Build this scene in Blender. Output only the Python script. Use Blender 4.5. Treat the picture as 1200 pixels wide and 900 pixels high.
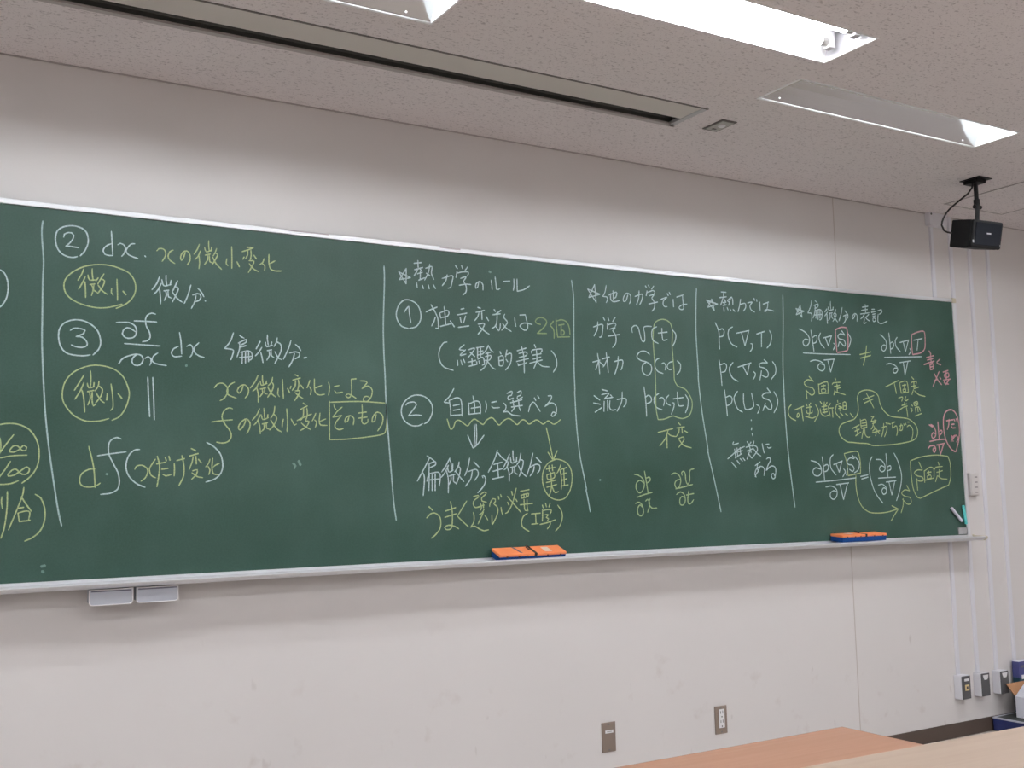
import bpy, bmesh, math, random
from mathutils import Vector, Matrix

# ------------------------------------------------------------------ camera, world, exposure
C = bpy.context.scene.collection
S = bpy.context.scene
for o in list(bpy.data.objects):
    bpy.data.objects.remove(o)
random.seed(7)

cam = bpy.data.cameras.new('camera')
cam.sensor_width = 36.0
cam.lens = 1278.90 * 36.0 / 1200.0
cam.clip_start = 0.02
camo = bpy.data.objects.new('camera', cam)
C.objects.link(camo)
camo.matrix_world = Matrix(((0.857499, -0.034567, -0.513323, 0.0000),
                            (-0.514043, -0.098927, -0.852040, -3.7728),
                            (-0.021329, 0.994494, -0.102599, 1.2756),
                            (0, 0, 0, 1)))
S.camera = camo
S.view_settings.view_transform = 'Standard'
S.view_settings.look = 'None'
S.view_settings.gamma = 1.0
S.view_settings.exposure = -0.11
S.view_settings.use_curve_mapping = False

w = bpy.data.worlds.new('world')
S.world = w
w.use_nodes = True
w.node_tree.nodes['Background'].inputs['Color'].default_value = (0.6, 0.65, 0.75, 1)
w.node_tree.nodes['Background'].inputs['Strength'].default_value = 0.05

TUBE_BOARD = 51.0      # brightness of the tubes that light the board
TUBE_ROOM = 60.0       # brightness of the room tubes

# ------------------------------------------------------------------ materials
def srgb(r, g, b):
    f = lambda c: c/12.92 if c <= 0.04045 else ((c+0.055)/1.055)**2.4
    return (f(r/255), f(g/255), f(b/255), 1.0)

def mat(name, col, rough=0.5, metal=0.0, spec=0.5, noise=None, bump=None):
    """principled material; noise = (scale, amount) mottles the colour, bump = (scale, strength)"""
    m = bpy.data.materials.new(name)
    m.use_nodes = True
    nt = m.node_tree
    b = nt.nodes['Principled BSDF']
    b.inputs['Base Color'].default_value = col
    b.inputs['Roughness'].default_value = rough
    b.inputs['Metallic'].default_value = metal
    b.inputs['Specular IOR Level'].default_value = spec
    tc = nt.nodes.new('ShaderNodeTexCoord')
    if noise:
        n = nt.nodes.new('ShaderNodeTexNoise')
        n.inputs['Scale'].default_value = noise[0]
        n.inputs['Detail'].default_value = 4
        nt.links.new(tc.outputs['Object'], n.inputs['Vector'])
        mx = nt.nodes.new('ShaderNodeMix'); mx.data_type = 'RGBA'
        k = noise[1]
        mx.inputs[6].default_value = (col[0]*(1-k), col[1]*(1-k), col[2]*(1-k), 1)
        mx.inputs[7].default_value = (min(1, col[0]*(1+k)), min(1, col[1]*(1+k)), min(1, col[2]*(1+k)), 1)
        nt.links.new(n.outputs['Fac'], mx.inputs[0])
        nt.links.new(mx.outputs[2], b.inputs['Base Color'])
    if bump:
        n = nt.nodes.new('ShaderNodeTexNoise')
        n.inputs['Scale'].default_value = bump[0]
        nt.links.new(tc.outputs['Object'], n.inputs['Vector'])
        bp = nt.nodes.new('ShaderNodeBump')
        bp.inputs['Strength'].default_value = bump[1]
        bp.inputs['Distance'].default_value = 0.002
        nt.links.new(n.outputs['Fac'], bp.inputs['Height'])
        nt.links.new(bp.outputs['Normal'], b.inputs['Normal'])
    return m

def ramp(nt, a, b):
    r = nt.nodes.new('ShaderNodeMapRange')
    r.inputs['From Min'].default_value = a
    r.inputs['From Max'].default_value = b
    r.clamp = True
    return r

def mix_into(nt, fac_socket, base_socket, col):
    mx = nt.nodes.new('ShaderNodeMix'); mx.data_type = 'RGBA'
    nt.links.new(fac_socket, mx.inputs[0])
    if hasattr(base_socket, 'links'):
        nt.links.new(base_socket, mx.inputs[6])
    else:
        mx.inputs[6].default_value = base_socket
    mx.inputs[7].default_value = col
    return mx.outputs[2]

def noise_node(nt, tc, scale, stretch=(1, 1, 1), detail=3, seed=0.0):
    mp = nt.nodes.new('ShaderNodeMapping')
    mp.inputs['Scale'].default_value = stretch
    mp.inputs['Location'].default_value = (seed, seed*0.7, seed*1.3)
    nt.links.new(tc.outputs['Object'], mp.inputs['Vector'])
    n = nt.nodes.new('ShaderNodeTexNoise')
    n.inputs['Scale'].default_value = scale
    n.inputs['Detail'].default_value = detail
    nt.links.new(mp.outputs['Vector'], n.inputs['Vector'])
    return n.outputs['Fac']

def mul(nt, a, b):
    m = nt.nodes.new('ShaderNodeMath'); m.operation = 'MULTIPLY'
    nt.links.new(a, m.inputs[0])
    if hasattr(b, 'links'): nt.links.new(b, m.inputs[1])
    else: m.inputs[1].default_value = b
    return m.outputs[0]

def wall_material():
    m = mat('wall_paint', srgb(214, 211, 210), 0.75, spec=0.25)
    nt = m.node_tree; b = nt.nodes['Principled BSDF']
    tc = [n for n in nt.nodes if n.type == 'TEX_COORD'][0]
    big = ramp(nt, 0.35, 0.7); nt.links.new(noise_node(nt, tc, 1.3, detail=2), big.inputs['Value'])
    col = mix_into(nt, mul(nt, big.outputs[0], 0.5), srgb(214, 211, 210), srgb(209, 206, 205))
    # scuffs and smears that stay on the lower wall
    sep = nt.nodes.new('ShaderNodeSeparateXYZ'); nt.links.new(tc.outputs['Object'], sep.inputs[0])
    low = ramp(nt, 0.95, 0.35); nt.links.new(sep.outputs['Z'], low.inputs['Value'])
    sm = ramp(nt, 0.64, 0.78); nt.links.new(noise_node(nt, tc, 9, detail=5, seed=3.1), sm.inputs['Value'])
    col = mix_into(nt, mul(nt, mul(nt, sm.outputs[0], low.outputs[0]), 0.28), col, srgb(165, 148, 138))
    sc = ramp(nt, 0.70, 0.76); nt.links.new(noise_node(nt, tc, 16, (1.0, 1, 0.45), 2, 8.4), sc.inputs['Value'])
    col = mix_into(nt, mul(nt, mul(nt, sc.outputs[0], low.outputs[0]), 0.35), col, srgb(135, 120, 112))
    nt.links.new(col, b.inputs['Base Color'])
    return m

def ceiling_material():
    base = srgb(225, 219, 219)
    m = mat('ceiling_rockwool', base, 0.9, spec=0.1, bump=(160, 0.35))
    nt = m.node_tree; b = nt.nodes['Principled BSDF']
    tc = [n for n in nt.nodes if n.type == 'TEX_COORD'][0]
    f1 = ramp(nt, 0.60, 0.68); nt.links.new(noise_node(nt, tc, 95, (0.7, 1.5, 1), 2, 2.2), f1.inputs['Value'])
    f2 = ramp(nt, 0.60, 0.70); nt.links.new(noise_node(nt, tc, 150, (1.5, 0.6, 1), 2, 9.2), f2.inputs['Value'])
    col = mix_into(nt, mul(nt, f1.outputs[0], 0.50), base, srgb(140, 130, 132))
    col = mix_into(nt, mul(nt, f2.outputs[0], 0.36), col, srgb(150, 140, 142))
    nt.links.new(col, b.inputs['Base Color'])
    return m

def board_material():
    base = srgb(29, 62, 50)
    m = mat('chalkboard_green', base, 0.45, spec=0.38)
    nt = m.node_tree; b = nt.nodes['Principled BSDF']
    tc = [n for n in nt.nodes if n.type == 'TEX_COORD'][0]
    d1 = ramp(nt, 0.3, 0.75); nt.links.new(noise_node(nt, tc, 1.6, (1, 1, 1.6), 3, 4.4), d1.inputs['Value'])
    d2 = ramp(nt, 0.45, 0.8); nt.links.new(noise_node(nt, tc, 7, (1, 1, 0.5), 4, 1.7), d2.inputs['Value'])
    d3 = ramp(nt, 0.35, 0.8); nt.links.new(noise_node(nt, tc, 160, (1, 1, 1), 2, 5.7), d3.inputs['Value'])
    dust = srgb(108, 136, 130)
    col = mix_into(nt, mul(nt, d1.outputs[0], 0.16), base, dust)
    col = mix_into(nt, mul(nt, d2.outputs[0], 0.07), col, dust)
    col = mix_into(nt, mul(nt, d3.outputs[0], 0.07), col, dust)
    nt.links.new(col, b.inputs['Base Color'])
    return m

def wood_material(name, c1, c2, rough):
    m = mat(name, c1, rough, spec=0.4)
    nt = m.node_tree; b = nt.nodes['Principled BSDF']
    tc = [n for n in nt.nodes if n.type == 'TEX_COORD'][0]
    g = ramp(nt, 0.3, 0.7); nt.links.new(noise_node(nt, tc, 9, (0.25, 6, 6), 5, 2.0), g.inputs['Value'])
    g2 = ramp(nt, 0.35, 0.7); nt.links.new(noise_node(nt, tc, 40, (0.15, 6, 6), 3, 6.0), g2.inputs['Value'])
    col = mix_into(nt, mul(nt, g.outputs[0], 0.7), c1, c2)
    col = mix_into(nt, mul(nt, g2.outputs[0], 0.25), col, c2)
    nt.links.new(col, b.inputs['Base Color'])
    return m

def chalk_material(name, col, cover):
    """chalk film: grainy, the dark board shows through between the grains"""
    m = mat(name, col, 0.95, spec=0.05)
    nt = m.node_tree; b = nt.nodes['Principled BSDF']
    tc = [n for n in nt.nodes if n.type == 'TEX_COORD'][0]
    g = ramp(nt, 0.30, 0.62); nt.links.new(noise_node(nt, tc, 330, (1, 1, 1), 2, 1.0), g.inputs['Value'])
    a = nt.nodes.new('ShaderNodeMath'); a.operation = 'MULTIPLY_ADD'
    nt.links.new(g.outputs[0], a.inputs[0]); a.inputs[1].default_value = 0.5*cover; a.inputs[2].default_value = 0.5*cover
    out = mix_into(nt, a.outputs[0], srgb(66, 98, 90), col)
    nt.links.new(out, b.inputs['Base Color'])
    return m

def emit(name, col, strength):
    m = bpy.data.materials.new(name); m.use_nodes = True
    nt = m.node_tree; nt.nodes.clear()
    e = nt.nodes.new('ShaderNodeEmission'); e.inputs['Color'].default_value = col; e.inputs['Strength'].default_value = strength
    o = nt.nodes.new('ShaderNodeOutputMaterial'); nt.links.new(e.outputs[0], o.inputs['Surface'])
    return m

M = dict(
    wall=wall_material(), ceiling=ceiling_material(), board=board_material(),
    side_wall=mat('side_wall_paint', srgb(220, 214, 211), 0.8, noise=(2, 0.03)),
    floor=mat('floor_vinyl', srgb(188, 178, 170), 0.45, noise=(5, 0.06)),
    base=mat('baseboard_vinyl', srgb(74, 62, 54), 0.55, noise=(12, 0.08)),
    seam=mat('seam_filler', srgb(190, 182, 177), 0.8, noise=(5, 0.06)),
    alu=mat('satin_aluminium', srgb(222, 224, 228), 0.45, 0.6, noise=(30, 0.03)),
    alu_dull=mat('dull_aluminium', srgb(190, 190, 192), 0.5, 0.5, noise=(30, 0.03)),
    beige_cap=mat('beige_plastic', srgb(196, 188, 168), 0.55, noise=(40, 0.03)),
    white_enamel=mat('white_enamel', srgb(238, 239, 240), 0.45, noise=(20, 0.01)),
    mirror=mat('mirror_aluminium', srgb(190, 190, 190), 0.14, 1.0, noise=(14, 0.02)),
    tube_b=emit('board_tube_light', (0.90, 0.96, 1.0, 1), TUBE_BOARD),
    tube_r=emit('room_tube_light', (0.96, 0.97, 1.0, 1), TUBE_ROOM),
    socket=mat('lamp_socket_white', srgb(168, 166, 168), 0.5, noise=(40, 0.02)),
    tube_cap=mat('tube_cap_metal', srgb(170, 168, 165), 0.35, 0.9, noise=(40, 0.02)),
    black_plastic=mat('black_plastic', srgb(15, 15, 17), 0.6, spec=0.25, noise=(60, 0.1)),
    black_metal=mat('black_metal', srgb(13, 13, 15), 0.5, spec=0.3, noise=(60, 0.1)),
    grille=mat('speaker_grille_cloth', srgb(24, 27, 33), 0.85, spec=0.15, noise=(300, 0.25)),
    badge=mat('silver_badge', srgb(200, 200, 202), 0.4, noise=(50, 0.05)),
    cable=mat('black_rubber', srgb(20, 19, 19), 0.6, noise=(60, 0.1)),
    pvc=mat('white_pvc', srgb(216, 216, 222), 0.5, noise=(10, 0.02)),
    slot_dark=mat('slot_black_lining', srgb(84, 85, 82), 0.85, noise=(20, 0.1)),
    slot_cover=mat('cover_grey_beige', srgb(204, 200, 194), 0.6, noise=(8, 0.03)),
    screen_cloth=mat('screen_black_backing', srgb(88, 88, 86), 0.8, noise=(20, 0.1)),
    taupe=mat('bronze_anodised_plate', srgb(136, 122, 112), 0.45, 0.35, noise=(30, 0.06)),
    dark_plate=mat('dark_grey_plate', srgb(78, 78, 80), 0.5, noise=(30, 0.08)),
    label=mat('white_label', srgb(224, 224, 226), 0.6, noise=(120, 0.05)),
    ink=mat('dark_ink', srgb(70, 68, 70), 0.7, noise=(80, 0.1)),
    yellow_socket=mat('yellowed_socket', srgb(214, 192, 140), 0.5, noise=(60, 0.06)),
    orange=mat('orange_plastic', srgb(236, 136, 84), 0.6, noise=(18, 0.04)),
    felt=mat('blue_felt', srgb(29, 68, 126), 0.95, spec=0.1, noise=(90, 0.2)),
    strap=mat('black_strap', srgb(40, 34, 32), 0.7, noise=(60, 0.15)),
    notch=mat('dark_brown_notch', srgb(72, 44, 34), 0.7, noise=(60, 0.1)),
    sticker=mat('pale_sticker', srgb(222, 204, 190), 0.6, noise=(60, 0.05)),
    sticker_grey=mat('grey_blue_print', srgb(98, 96, 110), 0.6, noise=(60, 0.08)),
    drawer=mat('grey_plastic', srgb(176, 180, 190), 0.5, noise=(20, 0.03)),
    drawer_rim=mat('pale_plastic_rim', srgb(226, 224, 226), 0.45, noise=(20, 0.02)),
    stick_white=mat('pale_stick', srgb(214, 212, 226), 0.5, noise=(60, 0.04)),
    stick_teal=mat('teal_stick', srgb(96, 206, 204), 0.5, noise=(60, 0.04)),
    chalk_piece=mat('white_chalk_stick', srgb(240, 242, 244), 0.9, noise=(90, 0.04)),
    tape=mat('greyish_tape', srgb(178, 168, 172), 0.6, noise=(40, 0.06)),
    wood_red=wood_material('reddish_wood', srgb(184, 142, 120), srgb(170, 125, 100), 0.32),
    wood_pale=wood_material('pale_wood', srgb(176, 157, 141), srgb(166, 145, 128), 0.42),
    edge_dark=mat('dark_edge_band', srgb(116, 84, 76), 0.5, noise=(30, 0.08)),
    edge_pale=mat('pale_edge_band', srgb(196, 180, 164), 0.5, noise=(30, 0.04)),
    steel=mat('grey_steel', srgb(120, 118, 118), 0.45, 0.6, noise=(30, 0.05)),
    carton=mat('white_carton', srgb(214, 216, 226), 0.7, noise=(12, 0.03)),
    cardboard=mat('brown_cardboard', srgb(166, 122, 88), 0.8, noise=(25, 0.06)),
    box_purple=mat('violet_blue_print', srgb(66, 70, 124), 0.5, noise=(30, 0.1)),
    box_teal=mat('dark_teal_print', srgb(12, 58, 72), 0.5, noise=(18, 0.2)),
    case_lid=mat('dark_green_lid', srgb(62, 68, 66), 0.6, noise=(20, 0.08)),
    navy=mat('navy_plastic', srgb(30, 40, 92), 0.5, noise=(20, 0.12)),
    rim_grey=mat('grey_rim', srgb(176, 178, 190), 0.5, noise=(20, 0.04)),
    hatch=mat('grey_hatch_frame', srgb(172, 166, 164), 0.5, 0.1, noise=(30, 0.04)),
    pale_plastic=mat('pale_grey_plastic', srgb(204, 200, 198), 0.5, noise=(30, 0.02)),
    end_grey=mat('grey_enamel', srgb(150, 148, 152), 0.5, noise=(20, 0.02)),
    sensor=mat('grey_sensor_plate', srgb(168, 166, 162), 0.5, noise=(30, 0.04)),
    sensor_dark=mat('dark_sensor_edge', srgb(104, 100, 96), 0.6, noise=(30, 0.05)),
    white=chalk_material('white_chalk', srgb(214, 228, 234), 0.75),
    grey=chalk_material('worn_white_chalk', srgb(194, 212, 216), 0.72),
    yellow=chalk_material('yellow_chalk', srgb(206, 214, 152), 0.69),
    pale=chalk_material('pale_yellow_chalk', srgb(192, 206, 152), 0.68),
    faint=chalk_material('faint_yellow_chalk', srgb(176, 188, 124), 0.56),
    pink=chalk_material('pink_chalk', srgb(232, 162, 176), 0.74),
    smudge=chalk_material('chalk_dab', srgb(170, 190, 184), 0.4),
)

# ------------------------------------------------------------------ mesh helpers
def obj(name, bm, m, parent=None, smooth=False, bevel=0.0, segs=2):
    me = bpy.data.meshes.new(name)
    bmesh.ops.recalc_face_normals(bm, faces=bm.faces[:])
    bm.to_mesh(me); bm.free()
    mats = m if isinstance(m, (list, tuple)) else [m]
    for k in mats: me.materials.append(M[k])
    o = bpy.data.objects.new(name, me)
    C.objects.link(o)
    if parent: o.parent = parent
    if smooth:
        for p in me.polygons: p.use_smooth = True
    if bevel > 0:
        bv = o.modifiers.new('bevel', 'BEVEL'); bv.width = bevel; bv.segments = segs; bv.limit_method = 'ANGLE'
        bv.angle_limit = math.radians(40)
    return o

def thing(name, label, cat, loc=(0, 0, 0), group=None):
    o = bpy.data.objects.new(name, None); C.objects.link(o)
    o.location = loc; o.empty_display_size = 0.05
    o['label'] = label; o['category'] = cat
    if group: o['group'] = group
    return o

def tag(o, label, cat, group=None):
    o['label'] = label; o['category'] = cat
    if group: o['group'] = group
    return o

def struct(o):
    o['kind'] = 'structure'; return o

def box(bm, x0, x1, y0, y1, z0, z1, mi=0):
    v = [bm.verts.new(p) for p in ((x0,y0,z0),(x1,y0,z0),(x1,y1,z0),(x0,y1,z0),(x0,y0,z1),(x1,y0,z1),(x1,y1,z1),(x0,y1,z1))]
    for f in ((0,3,2,1),(4,5,6,7),(0,1,5,4),(1,2,6,5),(2,3,7,6),(3,0,4,7)):
        bm.faces.new([v[i] for i in f]).material_index = mi
    return bm

def B(*a):
    bm = bmesh.new(); return box(bm, *a)

def prism(bm, prof, axis, a, b, dz=None, cap=True, n=1):
    """extrude a closed 2-D profile along x ('x': profile in y,z) or along z ('z': profile in x,y)"""
    rings = []
    for i in range(n+1):
        t = a + (b-a)*i/n
        if axis == 'x':
            o = dz(t) if dz else 0.0
            rings.append([bm.verts.new((t, p[0], p[1]+o)) for p in prof])
        elif axis == 'z':
            rings.append([bm.verts.new((p[0], p[1], t)) for p in prof])
        else:
            rings.append([bm.verts.new((p[0], t, p[1])) for p in prof])
    m = len(prof)
    for r0, r1 in zip(rings, rings[1:]):
        for j in range(m):
            bm.faces.new((r0[j], r0[(j+1) % m], r1[(j+1) % m], r1[j]))
    if cap:
        bm.faces.new(rings[0]); bm.faces.new(rings[-1])
    return bm

def sheet(bm, prof, a, b, thick):
    """bent sheet of real thickness along x from an open y,z profile"""
    pts = [Vector((0, p[0], p[1])) for p in prof]
    off = []
    for i, p in enumerate(pts):
        t = (pts[min(i+1, len(pts)-1)] - pts[max(i-1, 0)]).normalized()
        nrm = Vector((0, -t.z, t.y))
        off.append(p - nrm*thick)
    closed = [(p.y, p.z) for p in pts] + [(p.y, p.z) for p in reversed(off)]
    return prism(bm, closed, 'x', a, b)

def cyl(bm, p0, p1, r0, r1=None, n=16, cap=True):
    r1 = r0 if r1 is None else r1
    p0, p1 = Vector(p0), Vector(p1)
    d = (p1-p0).normalized()
    a = d.orthogonal().normalized(); b = d.cross(a)
    A = [bm.verts.new(p0 + (a*math.cos(t)+b*math.sin(t))*r0) for t in (2*math.pi*i/n for i in range(n))]
    Bv = [bm.verts.new(p1 + (a*math.cos(t)+b*math.sin(t))*r1) for t in (2*math.pi*i/n for i in range(n))]
    for i in range(n): bm.faces.new((A[i], A[(i+1) % n], Bv[(i+1) % n], Bv[i]))
    if cap: bm.faces.new(A); bm.faces.new(Bv)
    return bm

def smooth_path(P, step=0.006):
    """Catmull-Rom through the points"""
    P = [Vector(p) for p in P]
    if len(P) < 3: return P
    Q = [P[0]*2-P[1]] + P + [P[-1]*2-P[-2]]
    out = [P[0]]
    for i in range(1, len(Q)-2):
        p0, p1, p2, p3 = Q[i-1:i+3]
        n = max(1, min(10, int((p2-p1).length/step)))
        for k in range(1, n+1):
            t = k/n
            out.append(0.5*((2*p1) + (p2-p0)*t + (2*p0-5*p1+4*p2-p3)*t*t + (3*p1-p0-3*p2+p3)*t**3))
    return out

def tube_path(bm, P, r, n=8, step=0.02):
    P = smooth_path(P, step)
    rings = []; up = None
    for i, p in enumerate(P):
        t = (P[min(i+1, len(P)-1)] - P[max(i-1, 0)]).normalized()
        a = t.orthogonal().normalized() if up is None else (up - t*up.dot(t)).normalized()
        up = a; b = t.cross(a)
        rings.append([bm.verts.new(p + (a*math.cos(2*math.pi*k/n)+b*math.sin(2*math.pi*k/n))*r) for k in range(n)])
    for r0, r1 in zip(rings, rings[1:]):
        for k in range(n): bm.faces.new((r0[k], r0[(k+1) % n], r1[(k+1) % n], r1[k]))
    bm.faces.new(rings[0]); bm.faces.new(rings[-1])
    return bm

# ------------------------------------------------------------------ measures (metres; wall face y = 0, floor z = 0)
ZC = 2.745
BY = -0.040                       # writing surface of the chalkboard
XL, XR = -0.36, 5.020             # board ends (inside the frame)
def ztop(x): return 2.237 + (0.025*((x-2.1)/2.9)**2 if x > 2.1 else 0.0)
def zbot(x): return 1.042 - (0.016*((x-1.5)/3.5)**2 if x > 1.5 else 0.0)
ROOM = (-3.4, 7.6, -9.4, 0.0)

# fixtures on the ceiling: openings cut in it
BLIGHT = [(-2.405, -1.150), (0.230, 1.485), (2.865, 4.120)]
BY0, BY1 = -1.075, -0.863
RLIGHT = [(-1.070, 0.185, -1.450, -1.226), (1.567, 2.822, -1.450, -1.226), (4.205, 5.460, -1.450, -1.226)]
for yy in (-3.3, -5.3, -7.3):  # rear rows out of view, added to raise the ambient light
    for xx in (-2.9, -0.9, 1.1, 3.1, 5.1):
        RLIGHT.append((xx, xx+1.255, yy-0.112, yy+0.112))
SLOT = (0.100, 2.772, -0.680, -0.466)

# ------------------------------------------------------------------ the room
def plane_with_holes(z, holes, mirror=False):
    xs = sorted({ROOM[0], ROOM[1]} | {h[0] for h in holes} | {h[1] for h in holes})
    ys = sorted({ROOM[2], ROOM[3]} | {h[2] for h in holes} | {h[3] for h in holes})
    bm = bmesh.new(); V = {}
    def vv(i, j, z):
        if (i, j, z) not in V: V[(i, j, z)] = bm.verts.new((xs[i], ys[j], z))
        return V[(i, j, z)]
    hole = lambda i, j: any(h[0]-1e-6 <= (xs[i]+xs[i+1])/2 <= h[1]+1e-6 and h[2]-1e-6 <= (ys[j]+ys[j+1])/2 <= h[3]+1e-6 for h in holes)
    for i in range(len(xs)-1):
        for j in range(len(ys)-1):
            if hole(i, j): continue
            bm.faces.new((vv(i,j,z), vv(i,j+1,z), vv(i+1,j+1,z), vv(i+1,j,z)))
    return bm

holes = [(a, b, BY0, BY1) for a, b in BLIGHT] + [r for r in RLIGHT] + [SLOT]
struct(obj('ceiling', plane_with_holes(ZC, holes), 'ceiling'))
struct(obj('floor', B(ROOM[0]-.1, ROOM[1]+.1, ROOM[2]-.1, .1, -.06, 0), 'floor'))
struct(obj('wall_front', B(ROOM[0]-.1, ROOM[1]+.1, 0, .1, 0, ZC+.2), 'wall'))
struct(obj('wall_left', B(ROOM[0]-.1, ROOM[0], ROOM[2], 0, 0, ZC+.2), 'side_wall'))
struct(obj('wall_right', B(ROOM[1], ROOM[1]+.1, ROOM[2], 0, 0, ZC+.2), 'side_wall'))
struct(obj('wall_back', B(ROOM[0]-.1, ROOM[1]+.1, ROOM[2]-.1, ROOM[2], 0, ZC+.2), 'side_wall'))
struct(obj('baseboard_front', B(ROOM[0], ROOM[1], -.006, 0, 0, .072), 'base', bevel=.001))
struct(obj('trim_1', B(4.1835, 4.1885, -.0008, 0, .072, ZC), 'seam'))
struct(obj('trim_2', B(ROOM[0], ROOM[1], -.006, 0, ZC-.004, ZC), 'hatch'))

# ------------------------------------------------------------------ lights
def frame(bm, x0, x1, y0, y1, wd, z0, z1):
    box(bm, x0-wd, x1+wd, y0-wd, y0, z0, z1); box(bm, x0-wd, x1+wd, y1, y1+wd, z0, z1)
    box(bm, x0-wd, x0, y0, y1, z0, z1); box(bm, x1, x1+wd, y0, y1, z0, z1)
    return bm

def board_light(x0, x1, label):
    t = thing('board_light', label, 'light fixture', ((x0+x1)/2, (BY0+BY1)/2, ZC), 'recessed lights over the chalkboard')
    L = (x1-x0)/2; yc = (BY0+BY1)/2
    n, f = BY0-yc, BY1-yc
    # housing: rear and top sheet, white inside
    bm = bmesh.new()
    sheet(bm, [(f-.005, .150), (n+.075, .150), (n+.020, .120), (n+.001, .070), (n+.001, 0)], -L, L, .0015)
    obj('housing', bm, 'white_enamel', t)
    # curved mirror on the board side
    bm = bmesh.new()
    prof = [(f-.006, .001), (f-.0135, .015), (f-.022, .030), (f-.037, .055), (f-.054, .080), (f-.079, .112), (f-.102, .134), (f-.118, .146)]
    sheet(bm, prof, -L+.001, L-.001, -.0012)
    obj('mirror_reflector', bm, 'mirror', t, smooth=False)
    bm = bmesh.new()
    box(bm, -L, L, f-.0045, f, -.0015, .0015)
    obj('lip', bm, 'white_enamel', t)
    for s in (-1, 1):
        bm = bmesh.new()
        x = s*L
        box(bm, min(x, x-s*.001), max(x, x-s*.001), n, f, 0, .150)
        obj('end_plate', bm, 'white_enamel', t)
    obj('trim_frame', frame(bmesh.new(), -L, L, n, f, .007, -.0025, .0), 'white_enamel', t)
    bm = bmesh.new(); cyl(bm, (-L+.035, n+.045, .052), (L-.035, n+.045, .052), .0155, n=14)
    tb = obj('fluorescent_tube', bm, 'tube_b', t, smooth=True)
    for s in (-1, 1):
        bm = bmesh.new(); box(bm, min(s*L, s*(L-.034)), max(s*L, s*(L-.034)), n+.032, n+.058, .034, .085)
        obj('lamp_socket', bm, 'socket', t, bevel=.003)
        bm = bmesh.new(); cyl(bm, (s*(L-.09), f-.012, .012), (s*(L-.09), f-.016, .010), .003, n=8)
        obj('rivet', bm, 'white_enamel', t)
    return t

LB = ['recessed board light beyond the left end of the chalkboard',
      'grey-panelled board light in the ceiling, cut off at the top of the photo',
      'grey-panelled board light with a bright triangular end, beyond the small ceiling plate']
for (a, b), lb in zip(BLIGHT, LB):
    board_light(a, b, lb)

def room_light(x0, x1, y0, y1):
    t = thing('ceiling_light', '', 'light fixture', ((x0+x1)/2, (y0+y1)/2, ZC), 'open twin-tube ceiling lights')
    L = (x1-x0)/2; h = (y1-y0)/2
    bm = bmesh.new()
    sheet(bm, [(h, 0), (h-.012, .045), (h-.045, .085), (.020, .085), (0, .055), (-.020, .085), (-h+.045, .085), (-h+.012, .045), (-h, 0)], -L, L, .0015)
    obj('reflector', bm, 'white_enamel', t)
    for s in (-1, 1):
        bm = bmesh.new(); x = s*L
        box(bm, min(x, x-s*.001), max(x, x-s*.001), -h, h, 0, .088)
        obj('end_plate', bm, 'end_grey', t)
    obj('trim_frame', frame(bmesh.new(), -L, L, -h, h, .006, -.0025, 0), 'white_enamel', t)
    for q in (-1, 1):
        bm = bmesh.new(); cyl(bm, (-L+.080, q*.055, .040), (L-.080, q*.055, .040), .0155, n=14)
        tb = obj('fluorescent_tube', bm, 'tube_r', t, smooth=True)
        for s in (-1, 1):
            bm = bmesh.new(); cyl(bm, (s*(L-.080), q*.055, .040), (s*(L-.050), q*.055, .040), .0150, n=14)
            obj('tube_cap', bm, 'tube_cap', t, smooth=False)
            bm = bmesh.new(); box(bm, min(s*(L-.022), s*(L-.050)), max(s*(L-.022), s*(L-.050)), q*.055-.015, q*.055+.015, .018, .086)
            obj('lamp_socket', bm, 'socket', t, bevel=.003)
    return t

def copy_tree(o, parent=None):
    c = o.copy(); C.objects.link(c)
    if parent: c.parent = parent
    for ch in list(o.children): copy_tree(ch, c)
    return c

first = None
for i, (x0, x1, y0, y1) in enumerate(RLIGHT):
    if first is None:
        t = first = room_light(x0, x1, y0, y1)
    else:
        t = copy_tree(first); t.location = ((x0+x1)/2, (y0+y1)/2, ZC)
    if i == 1: t['label'] = 'glaring open ceiling light with two lit tubes at the top of the photo'
    elif i == 0: t['label'] = 'open twin-tube ceiling light in the front row beyond the left edge'
    elif i == 2: t['label'] = 'open twin-tube ceiling light in the front row beyond the right edge'
    else:
        k = i-3
        t['label'] = ('added unseen twin-tube fill light, %s in the %s row behind the viewer'
                      % (('first from the left', 'second from the left', 'middle one', 'second from the right', 'last on the right')[k % 5], ('second', 'third', 'rearmost')[k//5]))

# ------------------------------------------------------------------ projection screen recess
t = thing('screen_recess', 'long projection screen slot with grey cover and black gap sunk in the ceiling', 'screen housing',
          ((SLOT[0]+SLOT[1])/2, (SLOT[2]+SLOT[3])/2, ZC))
L = (SLOT[1]-SLOT[0])/2; h = (SLOT[3]-SLOT[2])/2
bm = bmesh.new()
box(bm, -L, L, -h, -h+.0015, 0, .16); box(bm, -L, L, h-.0015, h, 0, .16)
box(bm, -L, -L+.0015, -h, h, 0, .16); box(bm, L-.0015, L, -h, h, 0, .16); box(bm, -L, L, -h, h, .16, .1615)
obj('lining', bm, 'slot_dark', t)
bm = bmesh.new(); box(bm, -L+.003, L-.026, -h+.003, h-.0835, -.0005, .006)
obj('cover_panel', bm, 'slot_cover', t, bevel=.001)
bm = bmesh.new()
box(bm, -L, L, h-.0165, h, -.002, .006); box(bm, -L, L, h-.021, h-.019, .000, .004)
box(bm, -L-.01, L+.01, h, h+.006, -.002, 0)
obj('front_rail', bm, 'hatch', t)
obj('end_rail', B(L-.026, L, -h, h, -.002, .010), 'alu_dull', t)
obj('end_rail', B(-L, -L+.003, -h, h, -.002, .006), 'alu_dull', t)
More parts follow.
